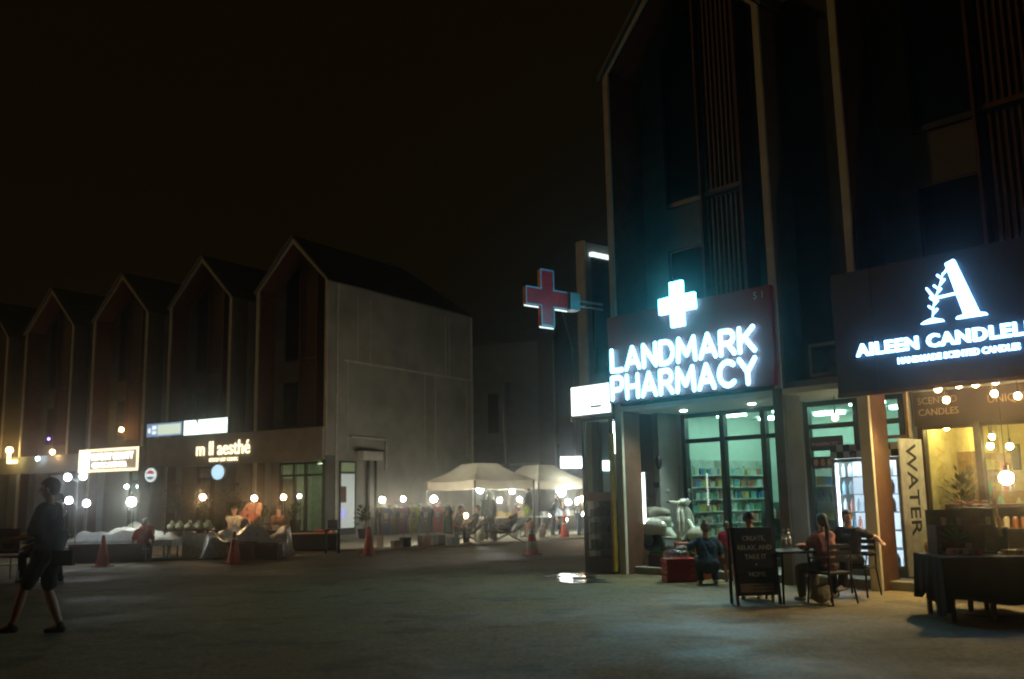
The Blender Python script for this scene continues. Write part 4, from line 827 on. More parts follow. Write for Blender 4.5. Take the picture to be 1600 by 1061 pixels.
# plastic covered heap with dark crates
o = lumpy_cover('plastic_cover', 2.2, 1.5, .3, .86, PLAST, 11, (-7.05, 25.95, 0), .1, 'wrinkled plastic sheet draped over crates behind the dark cone', 'cover')
o = MB().box(-.32, .32, -.2, .2, 0, .42).box(-.34, .34, -.22, .22, .38, .44).build('storage_crate', mat('dark_crimson_crate', (.10, .015, .02), .5), loc=(-6.95, 25.05, 0), rotz=.1, bevel=.015); tag(o, 'dark crimson crate poking out under the plastic sheet', 'crate')
o = MB().box(-.3, .3, -.2, .2, 0, .38).box(-.32, .32, -.22, .22, .36, .40).build('storage_crate', mat('black_crate', (.02, .018, .015), .5), loc=(-6.3, 25.1, 0), rotz=-.1, bevel=.015); tag(o, 'black crate under the right half of the plastic sheet', 'crate')
q = MB(); q.ell((0, 0, .28), (.16, .14, .12)); q.ell((.1, 0, .38), (.1, .1, .08)); q.ell((-.1, .02, .36), (.1, .1, .08)); o = blob(q, 'white_bundle', COVER, None, .02, 2, loc=(-7.75, 26.3, .1)); tag(o, 'small white cloth bundle between the counter and the plastic sheet', 'bundle')
# dark low table
t = table((-6.05, 28.35, 0), .05, 'long low black table with a pale edge in front of the clinic window', 1.9, .7, .52, WOOD, BLACKM)
o = MB().box(-.9, .9, -.31, -.28, 0, .485).box(-.9, -.87, -.28, .3, 0, .485).box(.87, .9, -.28, .3, 0, .485).build('table_skirt', CLOTHB, loc=(-6.05, 28.35, 0), rotz=.05); tag(o, 'black cloth skirt hanging round the long low table', 'cloth')
def plant(p, lab, pot, h=.9, w=.45, n=90, ph=.35, pr=.16, seed=0, col=LEAF):
    rr = random.Random(seed); t = empty('potted_plant', p, 0, lab, 'plant')
    MB().lathe([(pr*.75, 0), (pr, ph), (pr*.9, ph), (pr*.85, ph-.03)], n=18).build('pot', pot, t, True)
    m = MB()
    for k in range(n):
        a_ = rr.uniform(0, 2*pi); el = rr.uniform(.2, 1.4); r_ = rr.uniform(.3, 1); c0 = Vector((cos(a_)*cos(el)*w*r_, sin(a_)*cos(el)*w*r_, ph+.05+sin(el)*(h-ph)*r_))
        d = Vector((cos(a_)*cos(el), sin(a_)*cos(el), sin(el)-.3)).normalized(); sd = d.cross(Vector((0, 0, 1))).normalized(); L_ = rr.uniform(.10, .2)
        m.add([c0, c0+d*L_*.5+sd*L_*.22, c0+d*L_, c0+d*L_*.5-sd*L_*.22+Vector((0, 0, .01))], [(0, 1, 2, 3)])
    m.build('foliage', col, t)
    st = MB()
    for k in range(5): a_ = k*1.3; st.cyl((0, 0, ph-.05), (cos(a_)*w*.5, sin(a_)*w*.5, ph+(h-ph)*.6), .008, n=5)
    st.build('stem', WOODD, t); return t
plant(LL(-2.6, -.7, .15), 'leafy plant in a white pot before the clinic window', POTW, 1.1, .42, 120, .5, .24, 1)
plant(LL(-.95, -.6, .15), 'green plant in a dark pot beside the red crate', mat('dark_pot', (.03, .02, .015)), 1.15, .4, 120, .6, .22, 2)
plant(LL(-8.0, -.3, .15), 'tall bushy plant behind the seller in white', mat('dark_pot', (.03, .02, .015)), 2.0, .75, 380, .4, .3, 3)
plant(LL(-6.2, -.3, .15), 'tall bushy plant behind the guitar player', mat('dark_pot', (.03, .02, .015)), 1.9, .9, 420, .4, .3, 4)
plant(LL(-4.4, -.4, .15), 'tall shrub at the foot of the clinic pillar', mat('dark_pot', (.03, .02, .015)), 2.3, .6, 380, .4, .28, 5)
plant(LL(1.4, .5, .05), 'dark shrub at the corner where the clothes rack starts', mat('dark_pot', (.03, .02, .015)), 1.1, .45, 260, .35, .25, 6)
o = MB().box(-.22, .22, -.18, .18, 0, .55).box(-.24, .24, -.2, .2, .5, .56).build('red_crate', mat('bright_red_crate', (.5, .03, .02), .5), loc=(-5.85, 29.8, 0), bevel=.015); tag(o, 'bright red crate between the dark pot and the small stool', 'crate')
t = table((-5.05, 27.1, 0), .1, 'small dark metal side table on the pavement edge', .45, .4, .66, BLACKM, BLACKM)
o = MB().box(-.14, .14, -.01, .01, 0, .24).box(-.15, .15, -.02, .03, -.0, .01).build('paper_sign', mat('grey_card', (.3, .3, .3)), loc=(-5.05, 27.1, .665)); tag(o, 'grey card standing on the small metal side table', 'card')

# ---------------------------------------------------------------- clothes rack
RA, RB = Vector((-4.15, 29.2, 0)), Vector((-2.05, 30.9, 0)); rd = (RB-RA).normalized(); rang = atan2(rd.y, rd.x)
t = empty('clothes_rack', RA, rang, 'long metal clothes rack hung with bright T-shirts', 'clothes rack'); Lr = (RB-RA).length
MB().cyl((0, 0, 1.28), (Lr, 0, 1.28), .016).build('rail', STEEL, t, True)
for x in (0, Lr/2, Lr): MB().cyl((x, -.25, 0), (x, 0, 1.28), .014).cyl((x, .25, 0), (x, 0, 1.28), .014).build('leg', STEEL, t, True)
def shirt(p, rz, lab, col, printc=None, w=.5, h=.80, sc=1):
    m = cloth('tee_%.2f_%.2f_%.2f' % col, col); t = empty('t_shirt', p, rz, lab, 'T-shirt', 'T-shirts on the clothes rack')
    poly = [(-w*.4, -h), (w*.4, -h), (w*.38, -h*.3), (w*.62, -h*.36), (w*.72, -h*.2), (w*.42, -.02), (.09, .02), (0, -.03), (-.09, .02), (-w*.42, -.02), (-w*.72, -h*.2), (-w*.62, -h*.36), (-w*.38, -h*.3)]
    q = MB().prism(poly, -.03, .03); q.v = [(x, y+.012*sin(x*30+z*3), z) for x, y, z in q.v]; q.build('cloth', m, t, bevel=.012)
    MB().tube([(-.2, 0, -.03), (0, 0, .05), (.2, 0, -.03)], .008).tube([(0, 0, .05), (0, 0, .1)], .004).build('hanger', STEEL, t)
    if printc: MB().box(-.06, .06, -.05, -.043, -h*.42, -h*.2).box(-.04, .04, -.052, -.045, -h*.56, -h*.5).build('print', mat('print_%.2f_%.2f' % printc[:2], printc, .8), t)
tees = [(.02, 'dark green T-shirt at the left end of the rack', (.015, .05, .04), None), (.16, 'black T-shirt near the left end of the rack', (.02, .02, .03), None), (.36, 'blue T-shirt with pale print low on the rack', (.05, .08, .28), (.5, .45, .45)), (.55, 'dark grey T-shirt with an orange print', (.05, .05, .05), (.5, .28, .03)),
        (.72, 'navy T-shirt beside the pink one', (.02, .025, .06), None), (.92, 'pinkish purple T-shirt hanging on the rack', (.36, .10, .24), (.5, .3, .35)), (1.12, 'black T-shirt between the purple and yellow ones', (.02, .02, .02), None), (1.36, 'acid yellow T-shirt hanging on the rack', (.55, .60, .02), (.25, .28, .03)),
        (1.56, 'black T-shirt between the yellow and maroon ones', (.018, .018, .02), None), (1.78, 'maroon T-shirt with a pale print', (.13, .02, .02), (.45, .35, .25)), (1.97, 'charcoal T-shirt next to the red one', (.03, .03, .03), None), (2.22, 'bright red T-shirt, the broadest on the rack', (.62, .03, .03), (.5, .35, .28)),
        (2.45, 'green T-shirt tucked behind the red one', (.06, .12, .04), None), (2.58, 'grey blue T-shirt near the right end of the rack', (.14, .2, .24), (.3, .25, .15)), (2.72, 'black T-shirt at the right end of the rack', (.02, .022, .03), None)]
for x, lab, c_, pc in tees:
    face_on = pc is not None
    p = RA + rd*x + Vector((0, 0, 1.19)); shirt(p, (-.1 if face_on else rang+1.2), lab, c_, pc, .34 if c_[0] < .6 else .44)
    if not face_on: pass
for k in range(10):
    q = MB(); q.ell((0, 0, .03), (.09, .11, .06)); q.cap((0, .05, .03), (0, .14, .02), .06, .05, 8); o = blob(q, 'folded_cap', cloth('capc%d' % (k % 3), [(.5, .48, .44), (.4, .2, .18), (.25, .3, .3)][k % 3]), None, .015, 1, loc=RA + rd*(.1+k*.27) + Vector((.05, .42, 1.22))); tag(o, 'pale cap on the board above the T-shirt rack', 'cap', 'caps above the rack')
o = MB().box(-.1, Lr+.1, -.18, .18, 1.18, 1.2).box(0, .03, -.15, .15, 0, 1.18).box(Lr-.03, Lr, -.15, .15, 0, 1.18).build('display_board', STEEL, loc=RA + Vector((.05, .42, 0)), rotz=rang); tag(o, 'narrow shelf of caps behind the T-shirt rack', 'shelf')
boxc = [((-3.55, 29.25, 0), .3, .18, .22, (.34, .30, .2), 'flat cream carton under the left half of the rack'), ((-2.75, 29.75, 0), .34, .26, .34, (.40, .17, .04), 'orange carton under the maroon shirt'), ((-1.95, 30.55, 0), .34, .26, .24, (.14, .28, .34), 'pale blue bin by the right end of the rack'), ((-3.3, 29.45, 0), .28, .22, .3, (.02, .03, .02), 'black carton under the yellow shirt'), ((-2.35, 30.1, 0), .34, .26, .32, (.02, .02, .02), 'black carton under the red shirt')]
for p, w_, d_, h_, c_, lab in boxc:
    q = MB().box(-w_/2, w_/2, -d_/2, d_/2, 0, h_).box(-w_/2-.01, w_/2+.01, -d_/2-.01, d_/2+.01, h_-.05, h_+.005); o = q.build('carton', mat('carton%.2f%.2f' % c_[:2], c_, .8), loc=p, rotz=rang+.1, bevel=.01); tag(o, lab, 'box')

# ---------------------------------------------------------------- tents, people and goods beyond
def tent(N, a, w, d, lab, he=2.0, hp=2.58, val=.28):
    t = empty('market_tent', N, a, lab, 'tent', 'white pop-up market tents')   # local x: right edge, y: left/back edge; origin at the near corner
    top = [(w*.34, d*.34), (w*.66, d*.34), (w*.66, d*.66), (w*.34, d*.66)]; base = [(0, 0), (w, 0), (w, d), (0, d)]
    P = []; F = []; n = 8
    for k in range(n+1):
        q = k/n; z = he + (hp-he)*(q*.75+.25*q*q)
        for e in range(4):
            b0, b1, t0, t1 = base[e], base[(e+1) % 4], top[e], top[(e+1) % 4]
            for i in range(8):
                s_ = i/8; bx, by = b0[0]+(b1[0]-b0[0])*s_, b0[1]+(b1[1]-b0[1])*s_; tx, ty = t0[0]+(t1[0]-t0[0])*s_, t0[1]+(t1[1]-t0[1])*s_
                P.append((bx+(tx-bx)*q, by+(ty-by)*q, z - .05*sin(pi*s_)*(1-q) + .012*sin(5*s_*pi+k)))
    m = 32
    for k in range(n):
        for i in range(m): j = (i+1) % m; F.append((k*m+i, k*m+j, (k+1)*m+j, (k+1)*m+i))
    F.append(tuple(n*m+i for i in range(m))); MB().add(P, F).build('canopy', CREAM, t, True)
    P = []; F = []
    for z in (he, he-val*.5, he-val):
        for e in range(4):
            b0, b1 = base[e], base[(e+1) % 4]
            for i in range(8):
                s_ = i/8; ox = .015*sin(i*2.4+e); P.append((b0[0]+(b1[0]-b0[0])*s_ + (ox if z < he else 0), b0[1]+(b1[1]-b0[1])*s_ + (ox if z < he else 0), z - (.05*sin(pi*s_) if z == he else .03*sin(pi*s_)) - (.02*abs(sin(i*1.57)) if z == he-val else 0)))
    for k in range(2):
        for i in range(32): j = (i+1) % 32; F.append((k*32+j, k*32+i, (k+1)*32+i, (k+1)*32+j))
    MB().add(P, F).build('valance', CREAM, t, True)
    for x, y in base: MB().box(x*.985+(.01 if x == 0 else 0)-.02, x*.985+(.01 if x == 0 else 0)+.02, y*.985-.02, y*.985+.02, 0, he-.02).build('leg', DARK, t)
    MB().cyl((0, 0, he-.1), (w, d, he-.1), .012).cyl((w, 0, he-.12), (0, d, he-.12), .012).build('truss', STEEL, t)
ta = atan2(.6, .8)
tent((-1.32, 32, 0), ta, 2.5, 3.0, 'nearer white pop-up tent beside the clothes rack', 2.02, 2.60)
tent((.9, 37, 0), ta, 2.4, 3.0, 'rear white pop-up tent half hidden by the nearer one', 2.02, 2.66)
def lounger(p, rz, lab):
    t = empty('reclining_chair', p, rz, lab, 'chair', 'reclining chairs in front of the tent')
    m = cloth('dark_canvas', (.015, .018, .018)); pts = [(-.72, .75), (-.2, .34), (.25, .32), (.75, .38)]
    q = MB()
    for a_, b_ in zip(pts, pts[1:]): 
        d = Vector((b_[0]-a_[0], 0, b_[1]-a_[1])); c_ = Vector(((a_[0]+b_[0])/2, 0, (a_[1]+b_[1])/2)); q.obox(c_, (d, (0, 1, 0), d.cross(Vector((0, 1, 0)))), (d.length/2+.02, .27, .03))
    q.build('seat', m, t, bevel=.01)
    for y in (-.28, .28): MB().tube([(-.75, y, .95), (-.2, y, .36), (.6, y, 0)], .016).tube([(.75, y, .42), (.1, y, .32), (-.5, y, 0)], .016).build('side_frame', BLACKM, t, True)
lounger((-1.55, 31.15, 0), .05+pi, 'dark reclining chair nearest the clothes rack'); lounger((-.25, 31.6, 0), .1+pi, 'dark reclining chair beside the standing person')
def sit(lab, p, rz, sh, lg, **k): return person(lab, p, rz, hip=(0, 0, .45), lean=k.pop('lean', (0, -.15, 1)), hl=(-.2, .3, .55), hr=(.2, .3, .55), fl=(-.12, .42, .08), fr=(.12, .42, .08), shirt=sh, legs=lg, vox=.016, **k)
sit('person in dark clothes leaning back in the reclining chair nearest the rack', (-1.45, 31.15, 0), pi/2+.1, (.015, .02, .018), (.015, .015, .015), lean=(0, -.5, 1))
sit('person in dark clothes bent low beside the pale bulbs', (-1.95, 31.1, 0), -pi/2-.3, (.01, .018, .016), (.012, .012, .012), lean=(0, .5, 1), hair='long')
sit('person in dark clothes lying back in the second reclining chair', (-.25, 31.6, 0), pi/2+.1, (.012, .018, .02), (.015, .015, .015), lean=(0, -.6, 1))
person('standing person in dark clothes with their back turned, under the tent front', (-.88, 32.8, 0), .2, shirt=(.012, .03, .035), legs=(.012, .02, .022), sleeve=1.8, hair='long', vox=.014, s=.94)
person('standing person in a dark top and lime green shorts', (.46, 34.6, 0), pi/2-.3, shirt=(.03, .035, .045), legs=(.30, .42, .01), long_legs=False, sleeve=.8, vox=.014, hl=(-.15, .3, 1.1), hr=(.2, .2, 1.0), fl=(-.1, -.15, .08), fr=(.1, .15, .08), s=1.08)
person('person in a navy top and grey trousers leaning over the goods', (1.35, 35.6, 0), -pi/2, lean=(0, .35, 1), hl=(-.2, .5, .95), hr=(.2, .5, .95), shirt=(.015, .025, .06), legs=(.10, .11, .14), sleeve=1.8, vox=.014, s=.92)
person('person in a pale top and blue jeans by the rear tent', (2.28, 35.4, 0), -pi/2-.4, lean=(0, .3, 1), hl=(-.2, .45, .9), hr=(.2, .4, .9), shirt=(.45, .55, .55), legs=(.06, .16, .40), sleeve=.8, vox=.014, s=.85)
person('person in a light blue top crouching between the far stalls', (1.75, 36.4, 0), pi, hip=(0, 0, .5), lean=(0, .3, 1), hl=(-.2, .4, .6), hr=(.2, .4, .6), fl=(-.12, .25, .08), fr=(.12, .25, .08), shirt=(.25, .32, .42), legs=(.05, .06, .1), vox=.016)
def goods_table(p, rz, w, d, h, lab, n, cols_, glab, ggrp, big=.1, rows=2, tm=COVER):
    table(p, rz, lab, w, d, h, tm, STEEL)
    for k in range(n):
        c_ = cols_[k % len(cols_)]; x = -w/2+.08+(w-.16)*((k//rows)+.5)/(n/rows); y = -d/2+.1+(d-.2)*(k % rows)/max(1, rows-1)
        s_ = rnd.uniform(.6, 1.1)*big; q = MB().box(-s_*.52, s_*.52, -s_*.5, s_*.5, 0, s_*1.1).box(-s_*.4, s_*.4, -s_*.3, s_*.3, s_*1.1, s_*1.3)
        o = q.build('goods_box', mat('goods%.2f%.2f' % c_[:2], c_, .6), loc=Vector(p)+Matrix.Rotation(rz, 3, 'Z') @ Vector((x, y, h+.001)), rotz=rz+rnd.uniform(-.4, .4), bevel=.008); tag(o, glab, 'box', ggrp)
goods_table((-.35, 34.6, 0), .3, 1.9, .7, .75, 'table of yellow goods under the nearer tent', 14, [(.5, .35, .08), (.55, .45, .2), (.4, .2, .05)], 'yellow packet on the table under the nearer tent', 'packets on the tent table', .16)
goods_table((1.9, 37.2, 0), .3, 2.2, .8, .7, 'white table of goods under the rear tent', 16, [(.6, .62, .6), (.3, .4, .5), (.5, .5, .35)], 'pale packet on the table under the rear tent', 'packets on the rear tent table', .16)
goods_table((2.95, 30.5, 0), .4, 1.2, .6, .55, 'stall table seen through the display stand glass', 8, [(.5, .3, .1), (.3, .2, .12)], 'brown packet on the stall behind the display stand', 'packets behind the stand', .12, tm=WOOD)
o = MB().box(-.5, .5, -.01, .01, .25, .72).box(-.5, -.46, -.02, .02, 0, .72).box(.46, .5, -.02, .02, 0, .72).build('dark_panel', mat('navy_cloth_panel', (.02, .03, .05)), loc=(2.05, 35.9, 0)); tag(o, 'navy cloth panel of the far stall behind the small cone', 'panel')
plant((-.95, 34.9, 0), 'dark leafy plant behind the standing person under the tent', POT, 1.5, .4, 120, .3, .18, 12)
for k, (x, y, c_, lab) in enumerate([(.95, 34.9, (.6, .6, .56), 'white sack beside the person in lime shorts'), (-.05, 34.0, (.6, .6, .56), 'white sack left of the person in lime shorts'), (-1.15, 32.2, (.2, .24, .18), 'grey green sack at the tent leg')]):
    q = MB(); q.ell((0, 0, .2), (.16, .14, .2)); q.ell((.03, 0, .42), (.1, .09, .1)); o = blob(q, 'sack', cloth('sack%.2f%.2f' % c_[:2], c_), None, .02, 2, loc=(x, y, 0)); tag(o, lab, 'sack')

# ---------------------------------------------------------------- pharmacy front
# planter with turf and the scooter on it
t = empty('planter', R(.34, .42, .13), AR, 'low dark red planter box filled with green turf under the scooter', 'planter')
MB().box(0, 1.9, 0, .60, 0, .22).build('box', mat('dark_red_planter', (.10, .03, .02), .7), t, bevel=.01)
m = MB().box(.02, 1.88, .02, .58, .22, .27)
for k in range(900):
    x, y = rnd.uniform(.02, 1.88), rnd.uniform(.0, .58); hh = rnd.uniform(.05, .13); a_ = rnd.uniform(0, 6); m.add([(x-.008, y, .26), (x+.008, y, .26), (x+.03*cos(a_), y+.03*sin(a_), .26+hh)], [(0, 1, 2)])
m.build('turf', GRASS, t)
def scooter(p, rz):
    t = empty('scooter', p, rz, 'white classic scooter parked on the turf planter before the pharmacy', 'scooter'); t.scale = (.92,)*3
    PW = mat('ivory_scooter_paint', (.62, .66, .56), .18, spec=.8, var=.04)
    def wheel(x, r=.23):
        w = MB().lathe([(r*.55, -.05), (r*.9, -.055), (r, -.03), (r, .03), (r*.9, .055), (r*.55, .05)], (x, 0, r), 24, axis=(0, 1, 0)).build('wheel', mat('tyre_rubber', (.02, .02, .02), .8), t, True)
        MB().lathe([(.02, -.06), (r*.55, -.05), (r*.55, .05), (.02, .06)], (x, 0, r), 20, axis=(0, 1, 0)).build('rim', STEEL, w, True)
    wheel(-.52); wheel(.68)
    q = MB()   # rear body with rounded side cowls
    q.ell((-.40, .11, .50), (.42, .12, .18), 16, 10); q.ell((-.40, -.11, .50), (.42, .12, .18), 16, 10); q.cap((-.75, 0, .55), (-.1, 0, .62), .12, .13); q.cap((-.2, .03, .46), (.10, 0, .29), .15, .07); q.cap((-.2, -.03, .46), (.10, 0, .29), .15, .07); q.cap((-.8, 0, .48), (-.82, 0, .36), .07, .05)
    blob(q, 'rear_body', PW, t, .012, 3)
    q = MB(); q.obox((.17, 0, .27), ((1, 0, 0), (0, 1, 0), (0, 0, 1)), (.25, .17, .03)); q.cap((.40, 0, .28), (.56, 0, .42), .08, .05)
    blob(q, 'floorboard', PW, t, .012, 3)
    q = MB()   # leg shield sweeping up to the handlebar
    prof = [(.40, .28, .17), (.46, .42, .22), (.47, .60, .23), (.44, .78, .19), (.38, .92, .10)]
    for a_, b_ in zip(prof, prof[1:]):
        for s_ in (-1, -.5, 0, .5, 1): q.cap((a_[0]-.05*abs(s_), a_[2]*s_, a_[1]), (b_[0]-.05*abs(s_), b_[2]*s_, b_[1]), .035, .035, 8)
    q.cap((.48, 0, .35), (.42, 0, .88), .06, .05); blob(q, 'leg_shield', PW, t, .012, 3)
    q = MB(); q.ell((.69, 0, .34), (.26, .10, .17), 16, 10); q.cap((.62, 0, .42), (.50, 0, .60), .06, .05); o = blob(q, 'front_mudguard', PW, t, .012, 2)
    q = MB(); q.ell((.38, 0, .98), (.10, .13, .075), 14, 8); q.cap((.36, -.15, .97), (.30, -.32, .99), .035, .025); q.cap((.36, .15, .97), (.30, .32, .99), .035, .025); blob(q, 'handlebar', PW, t, .010, 2)
    MB().lathe([(.075, 0), (.08, .02), (.05, .04)], (.46, 0, .98), 18, axis=(1, 0, -.1)).build('headlight', mat('headlight_lens', (.7, .72, .7), .1), t, True)
    q = MB(); q.cap((-.78, 0, .75), (-.35, 0, .77), .11, .13); q.cap((-.35, 0, .77), (-.08, 0, .76), .13, .10); b = blob(q, 'seat', mat('tan_seat', (.30, .29, .22), .5), t, .012, 3)
    for y in (-.3, .3): 
        mm = MB().cyl((.32, y, 1.0), (.28, y*1.1, 1.16), .006).build('mirror_stalk', STEEL, t, True); MB().ell((.28, y*1.12, 1.2), (.012, .06, .045)).build('mirror', STEEL, mm, True)
    for y in (-.34, .34): MB().cyl((.30, y*.85, .99), (.28, y*1.12, .992), .02).build('grip', BLACKM, t, True)
scooter(R(.62, .74, .39), AR + .02)
wl = empty('wall_lamp', R(.30, .88, 2.05), AR, 'small dark wall lamp, unlit, on the grey wall above the scooter', 'lamp'); MB().lathe([(.03, -.13), (.07, -.04), (.07, .05), (.03, .12)], n=14).build('shade', BLACKM, wl, True); MB().box(-.02, .02, .0, .05, -.03, .03).build('mount', BLACKM, wl)
o = MB().box(-.06, .06, -.03, .0, -.05, .05).box(-.045, .045, -.036, -.03, -.035, .035).build('intercom_box', DARK, loc=R(.22, .895, 1.62), rotz=AR, bevel=.006); tag(o, 'small dark box fixed to the grey wall below the unlit wall lamp', 'switch box')
t = empty('tube_light', R(-.02, .62, .9), AR, 'thin upright white tube light at the edge of the brown pillar beside the scooter', 'lamp'); MB().box(.19, .22, -.09, -.06, .0, .95).build('tube', emit('white_tube', (.85, 1, .95), 5), t); MB().box(.185, .225, -.06, -.03, -.02, .97).build('housing', WHITE, t)
# interior shelves of the pharmacy with packs
PK = [(.5, .55, .5), (.1, .35, .2), (.5, .12, .08), (.08, .2, .4), (.55, .45, .12), (.15, .4, .38), (.6, .6, .58), (.35, .2, .12)]
pmesh = []
for k, c_ in enumerate(PK):
    for tall in (0, 1):
        q = MB()
        if tall: q.lathe([(.035, 0), (.037, .13), (.015, .16), (.018, .16), (.018, .19)], n=10)
        else: q.box(-.07, .07, -.04, .04, 0, .14).box(-.05, .05, -.043, -.04, .04, .1)
        o = q.build('bottle' if tall else 'medicine_box', mat('pack%d' % k, c_, .5), smooth=bool(tall)); pmesh.append(o)
proto_used = set()
def place_pack(idx, p, rz, lab, cat, grp, sc):
    o = pmesh[idx]
    if idx in proto_used: o = o.copy(); COL.objects.link(o)
    proto_used.add(idx); o.location = p; o.rotation_euler.z = rz; o.scale = (sc, sc, sc); tag(o, lab, cat, grp)
def shelves(F, ang, u, v, w, d, levels, lab, m=SHELFM, fill=True, per=9, plab='', grp='', z0=.15, sc=1.0, backm=None, idxs=None):
    t = empty('display_shelf', F(u, v, z0), ang, lab, 'shelf'); H = levels[-1]+.3
    MB().box(0, w, d-.02, d, 0, H).build('back_panel', backm or m, t)
    for x in (0, w-.02): MB().box(x, x+.02, 0, d-.021, 0, H).build('side_panel', m, t)
    for z in levels: MB().box(.021, w-.021, 0, d-.021, z-.02, z).build('shelf', m, t)
    for z in levels:
        for k in range(per):
            if rnd.random() < .1: continue
            place_pack(rnd.choice(idxs or range(16)), F(u+.08+(w-.16)*k/(per-1)+rnd.uniform(-.01, .01), v+.09, z0+z+.001), ang+rnd.uniform(-.15, .15), plab, 'medicine pack' if 'pharm' in plab else 'jar', grp, sc*rnd.uniform(.8, 1.15))
lv = [.22, .46, .70, .94, 1.18, 1.42, 1.66]
def RS(a_, b_, z=0): return R(.40-b_, 1.72+a_, z)
shelves(RS, AR+pi/2, 0, 0, 1.05, .24, lv, 'white pharmacy shelving seen through the first glass pane', plab='small coloured pack on the pharmacy shelves', grp='packs on the pharmacy shelves', per=12, sc=.95)
shelves(RS, AR+pi/2, 1.08, 0, 1.4, .24, lv, 'white pharmacy shelving in the middle of the shop window', plab='small coloured pack on the pharmacy shelves', grp='packs on the pharmacy shelves', per=12, sc=.95)
shelves(R, AR, 1.6, 4.1, 1.2, .4, lv, 'white pharmacy shelving behind the right glass pane', plab='small coloured pack on the pharmacy shelves', grp='packs on the pharmacy shelves', per=7, sc=1.05)
shelves(R, AR, 1.35, 2.6, .9, .35, [.25, .5, .8], 'low teal tinted gondola shelf near the pharmacy glass', plab='small coloured pack on the pharmacy shelves', grp='packs on the pharmacy shelves', per=6, sc=1.05, m=mat('teal_shelf', (.10, .22, .22), .5))
shelves(R, AR, 2.3, 2.5, 1.0, .35, [.25, .5, .8, 1.1, 1.4], 'gondola shelf near the right end of the pharmacy glass', plab='small coloured pack on the pharmacy shelves', grp='packs on the pharmacy shelves', per=6, sc=1.05)
shelves(R, AR, 2.9, 3.2, 1.2, .4, [.25, .55, .85, 1.15], 'green lit shelf behind the narrow window next to the grey pillar', plab='small coloured pack on the pharmacy shelves', grp='packs on the pharmacy shelves', per=6, sc=1.1, m=mat('green_shelf', (.12, .32, .16), .5))
for k, (z, c_) in enumerate([(2.13, (.35, .12, .28)), (1.83, (.30, .16, .08))]):
    t = empty('window_banner', R(3.28, 1.42, z), AR, ['dark purple banner with pink lettering in the narrow pharmacy window', 'dark banner with tan picture strip under the purple banner'][k], 'banner')
    MB().box(0, .62, 0, .02, 0, .24 if k == 0 else .2).build('board', mat('dark_banner', (.03, .025, .05)), t, bevel=.004)
    if k == 0: text('lettering', 'PHARMACIST', .085, mat('pink_print', (.6, .3, .5)), t, (.03, -.006, .08), ext=.002)
    else:
        for q_ in range(4): MB().ell((.09+.13*q_, -.004, .1), (.045, .004, .06)).build('picture', mat('tan_print', (.45, .28, .16)), t)
bulb_lamp(R(4.1, .9, 2.63), 'warm filament bulb hanging in front of the narrow pharmacy window', (1, .62, .28), 9, .055, pole=.28, group=None)
o = MB().ring([(0, 0), (.62, 0), (.62, .52), (0, .52)], [(.05, .05), (.57, .05), (.57, .47), (.05, .47)], 0, .5).box(.05, .57, .45, .48, .05, .47).build('metal_rack', mat('grey_tan_metal', (.22, .20, .16), .6), loc=R(4.18, .12, 3.24), rotz=AR); tag(o, 'box shaped metal frame above the ledge between the two shop signs', 'frame')
o = MB().ring([(0, 0), (.5, 0), (.5, .85), (0, .85)], [(.05, .05), (.45, .05), (.45, .80), (.05, .80)], 0, .06).build('metal_rack', mat('tan_metal', (.30, .22, .12), .6), loc=R(4.98, .62, 2.22), rotz=AR); tag(o, 'tan metal frame on the wall above the drinks cooler', 'frame')

# crouching adult and child, red crates
person('person in a dark flowered dress crouching with a hand on the red crate', (3.08, 15.85, 0), AR + .75, hip=(0, 0, .34), lean=(0, .55, 1), hl=(-.48, .30, .62), hr=(.2, .38, .5), fl=(-.14, .18, .08), fr=(.14, .18, .08), shirt=(.035, .05, .065), legs=(.035, .045, .055), sleeve=.7, hair='bun', haircol=mat('light_brown_hair', (.16, .10, .05), .5), vox=.009, tilt=.6, face=.3, female=True, s=.90, dress=True)
person('small child in a pink top standing beside the crouching adult', (3.52, 16.35, 0), AR + .9, hip=(0, 0, .93), lean=(0, .12, 1), hl=(-.2, .3, .9), hr=(.2, .3, .85), shirt=(.60, .06, .14), legs=(.12, .09, .07), long_legs=False, sleeve=.5, hair='short', haircol=mat('light_brown_hair', (.16, .10, .05), .5), vox=.009, tilt=.6, s=.56)
def crate(p, rz, lab, c_, w=.55, d=.36, h=.36):
    t = empty('crate', p, rz, lab, 'crate'); m1 = mat('crate%.2f' % c_[0], c_, .45, var=.15); q = MB()
    q.box(-w/2, w/2, -d/2, d/2, 0, .03)
    for z in (.06, .15, .24, .33): 
        if z+.06 <= h+.04: q.box(-w/2, w/2, -d/2, -d/2+.02, z-.02, z+.045).box(-w/2, w/2, d/2-.02, d/2, z-.02, z+.045).box(-w/2, -w/2+.02, -d/2+.02, d/2-.02, z-.02, z+.045).box(w/2-.02, w/2, -d/2+.02, d/2-.02, z-.02, z+.045)
    for x in (-w/2+.004, 0, w/2-.034): q.box(x, x+.03, -d/2+.004, -d/2+.018, .02, h).box(x, x+.03, d/2-.018, d/2-.004, .02, h)
    q.build('body', m1, t); MB().ring([(-w/2-.01, h-.05), (w/2+.01, h-.05), (w/2+.01, h), (-w/2-.01, h)], [(-w/2+.02, h-.045), (w/2-.02, h-.045), (w/2-.02, h-.005), (-w/2+.02, h-.005)], -d/2-.01, d/2+.01).build('rim', m1, t)
    return t
crate((2.72, 16.55, 0), .1, 'bright red plastic crate on the ground left of the crouching adult', (.5, .03, .02), .5, .38, .38)
crate((3.02, 16.95, 0), .1, 'orange red crate behind the crouching adult', (.42, .09, .03), .5, .38, .62)
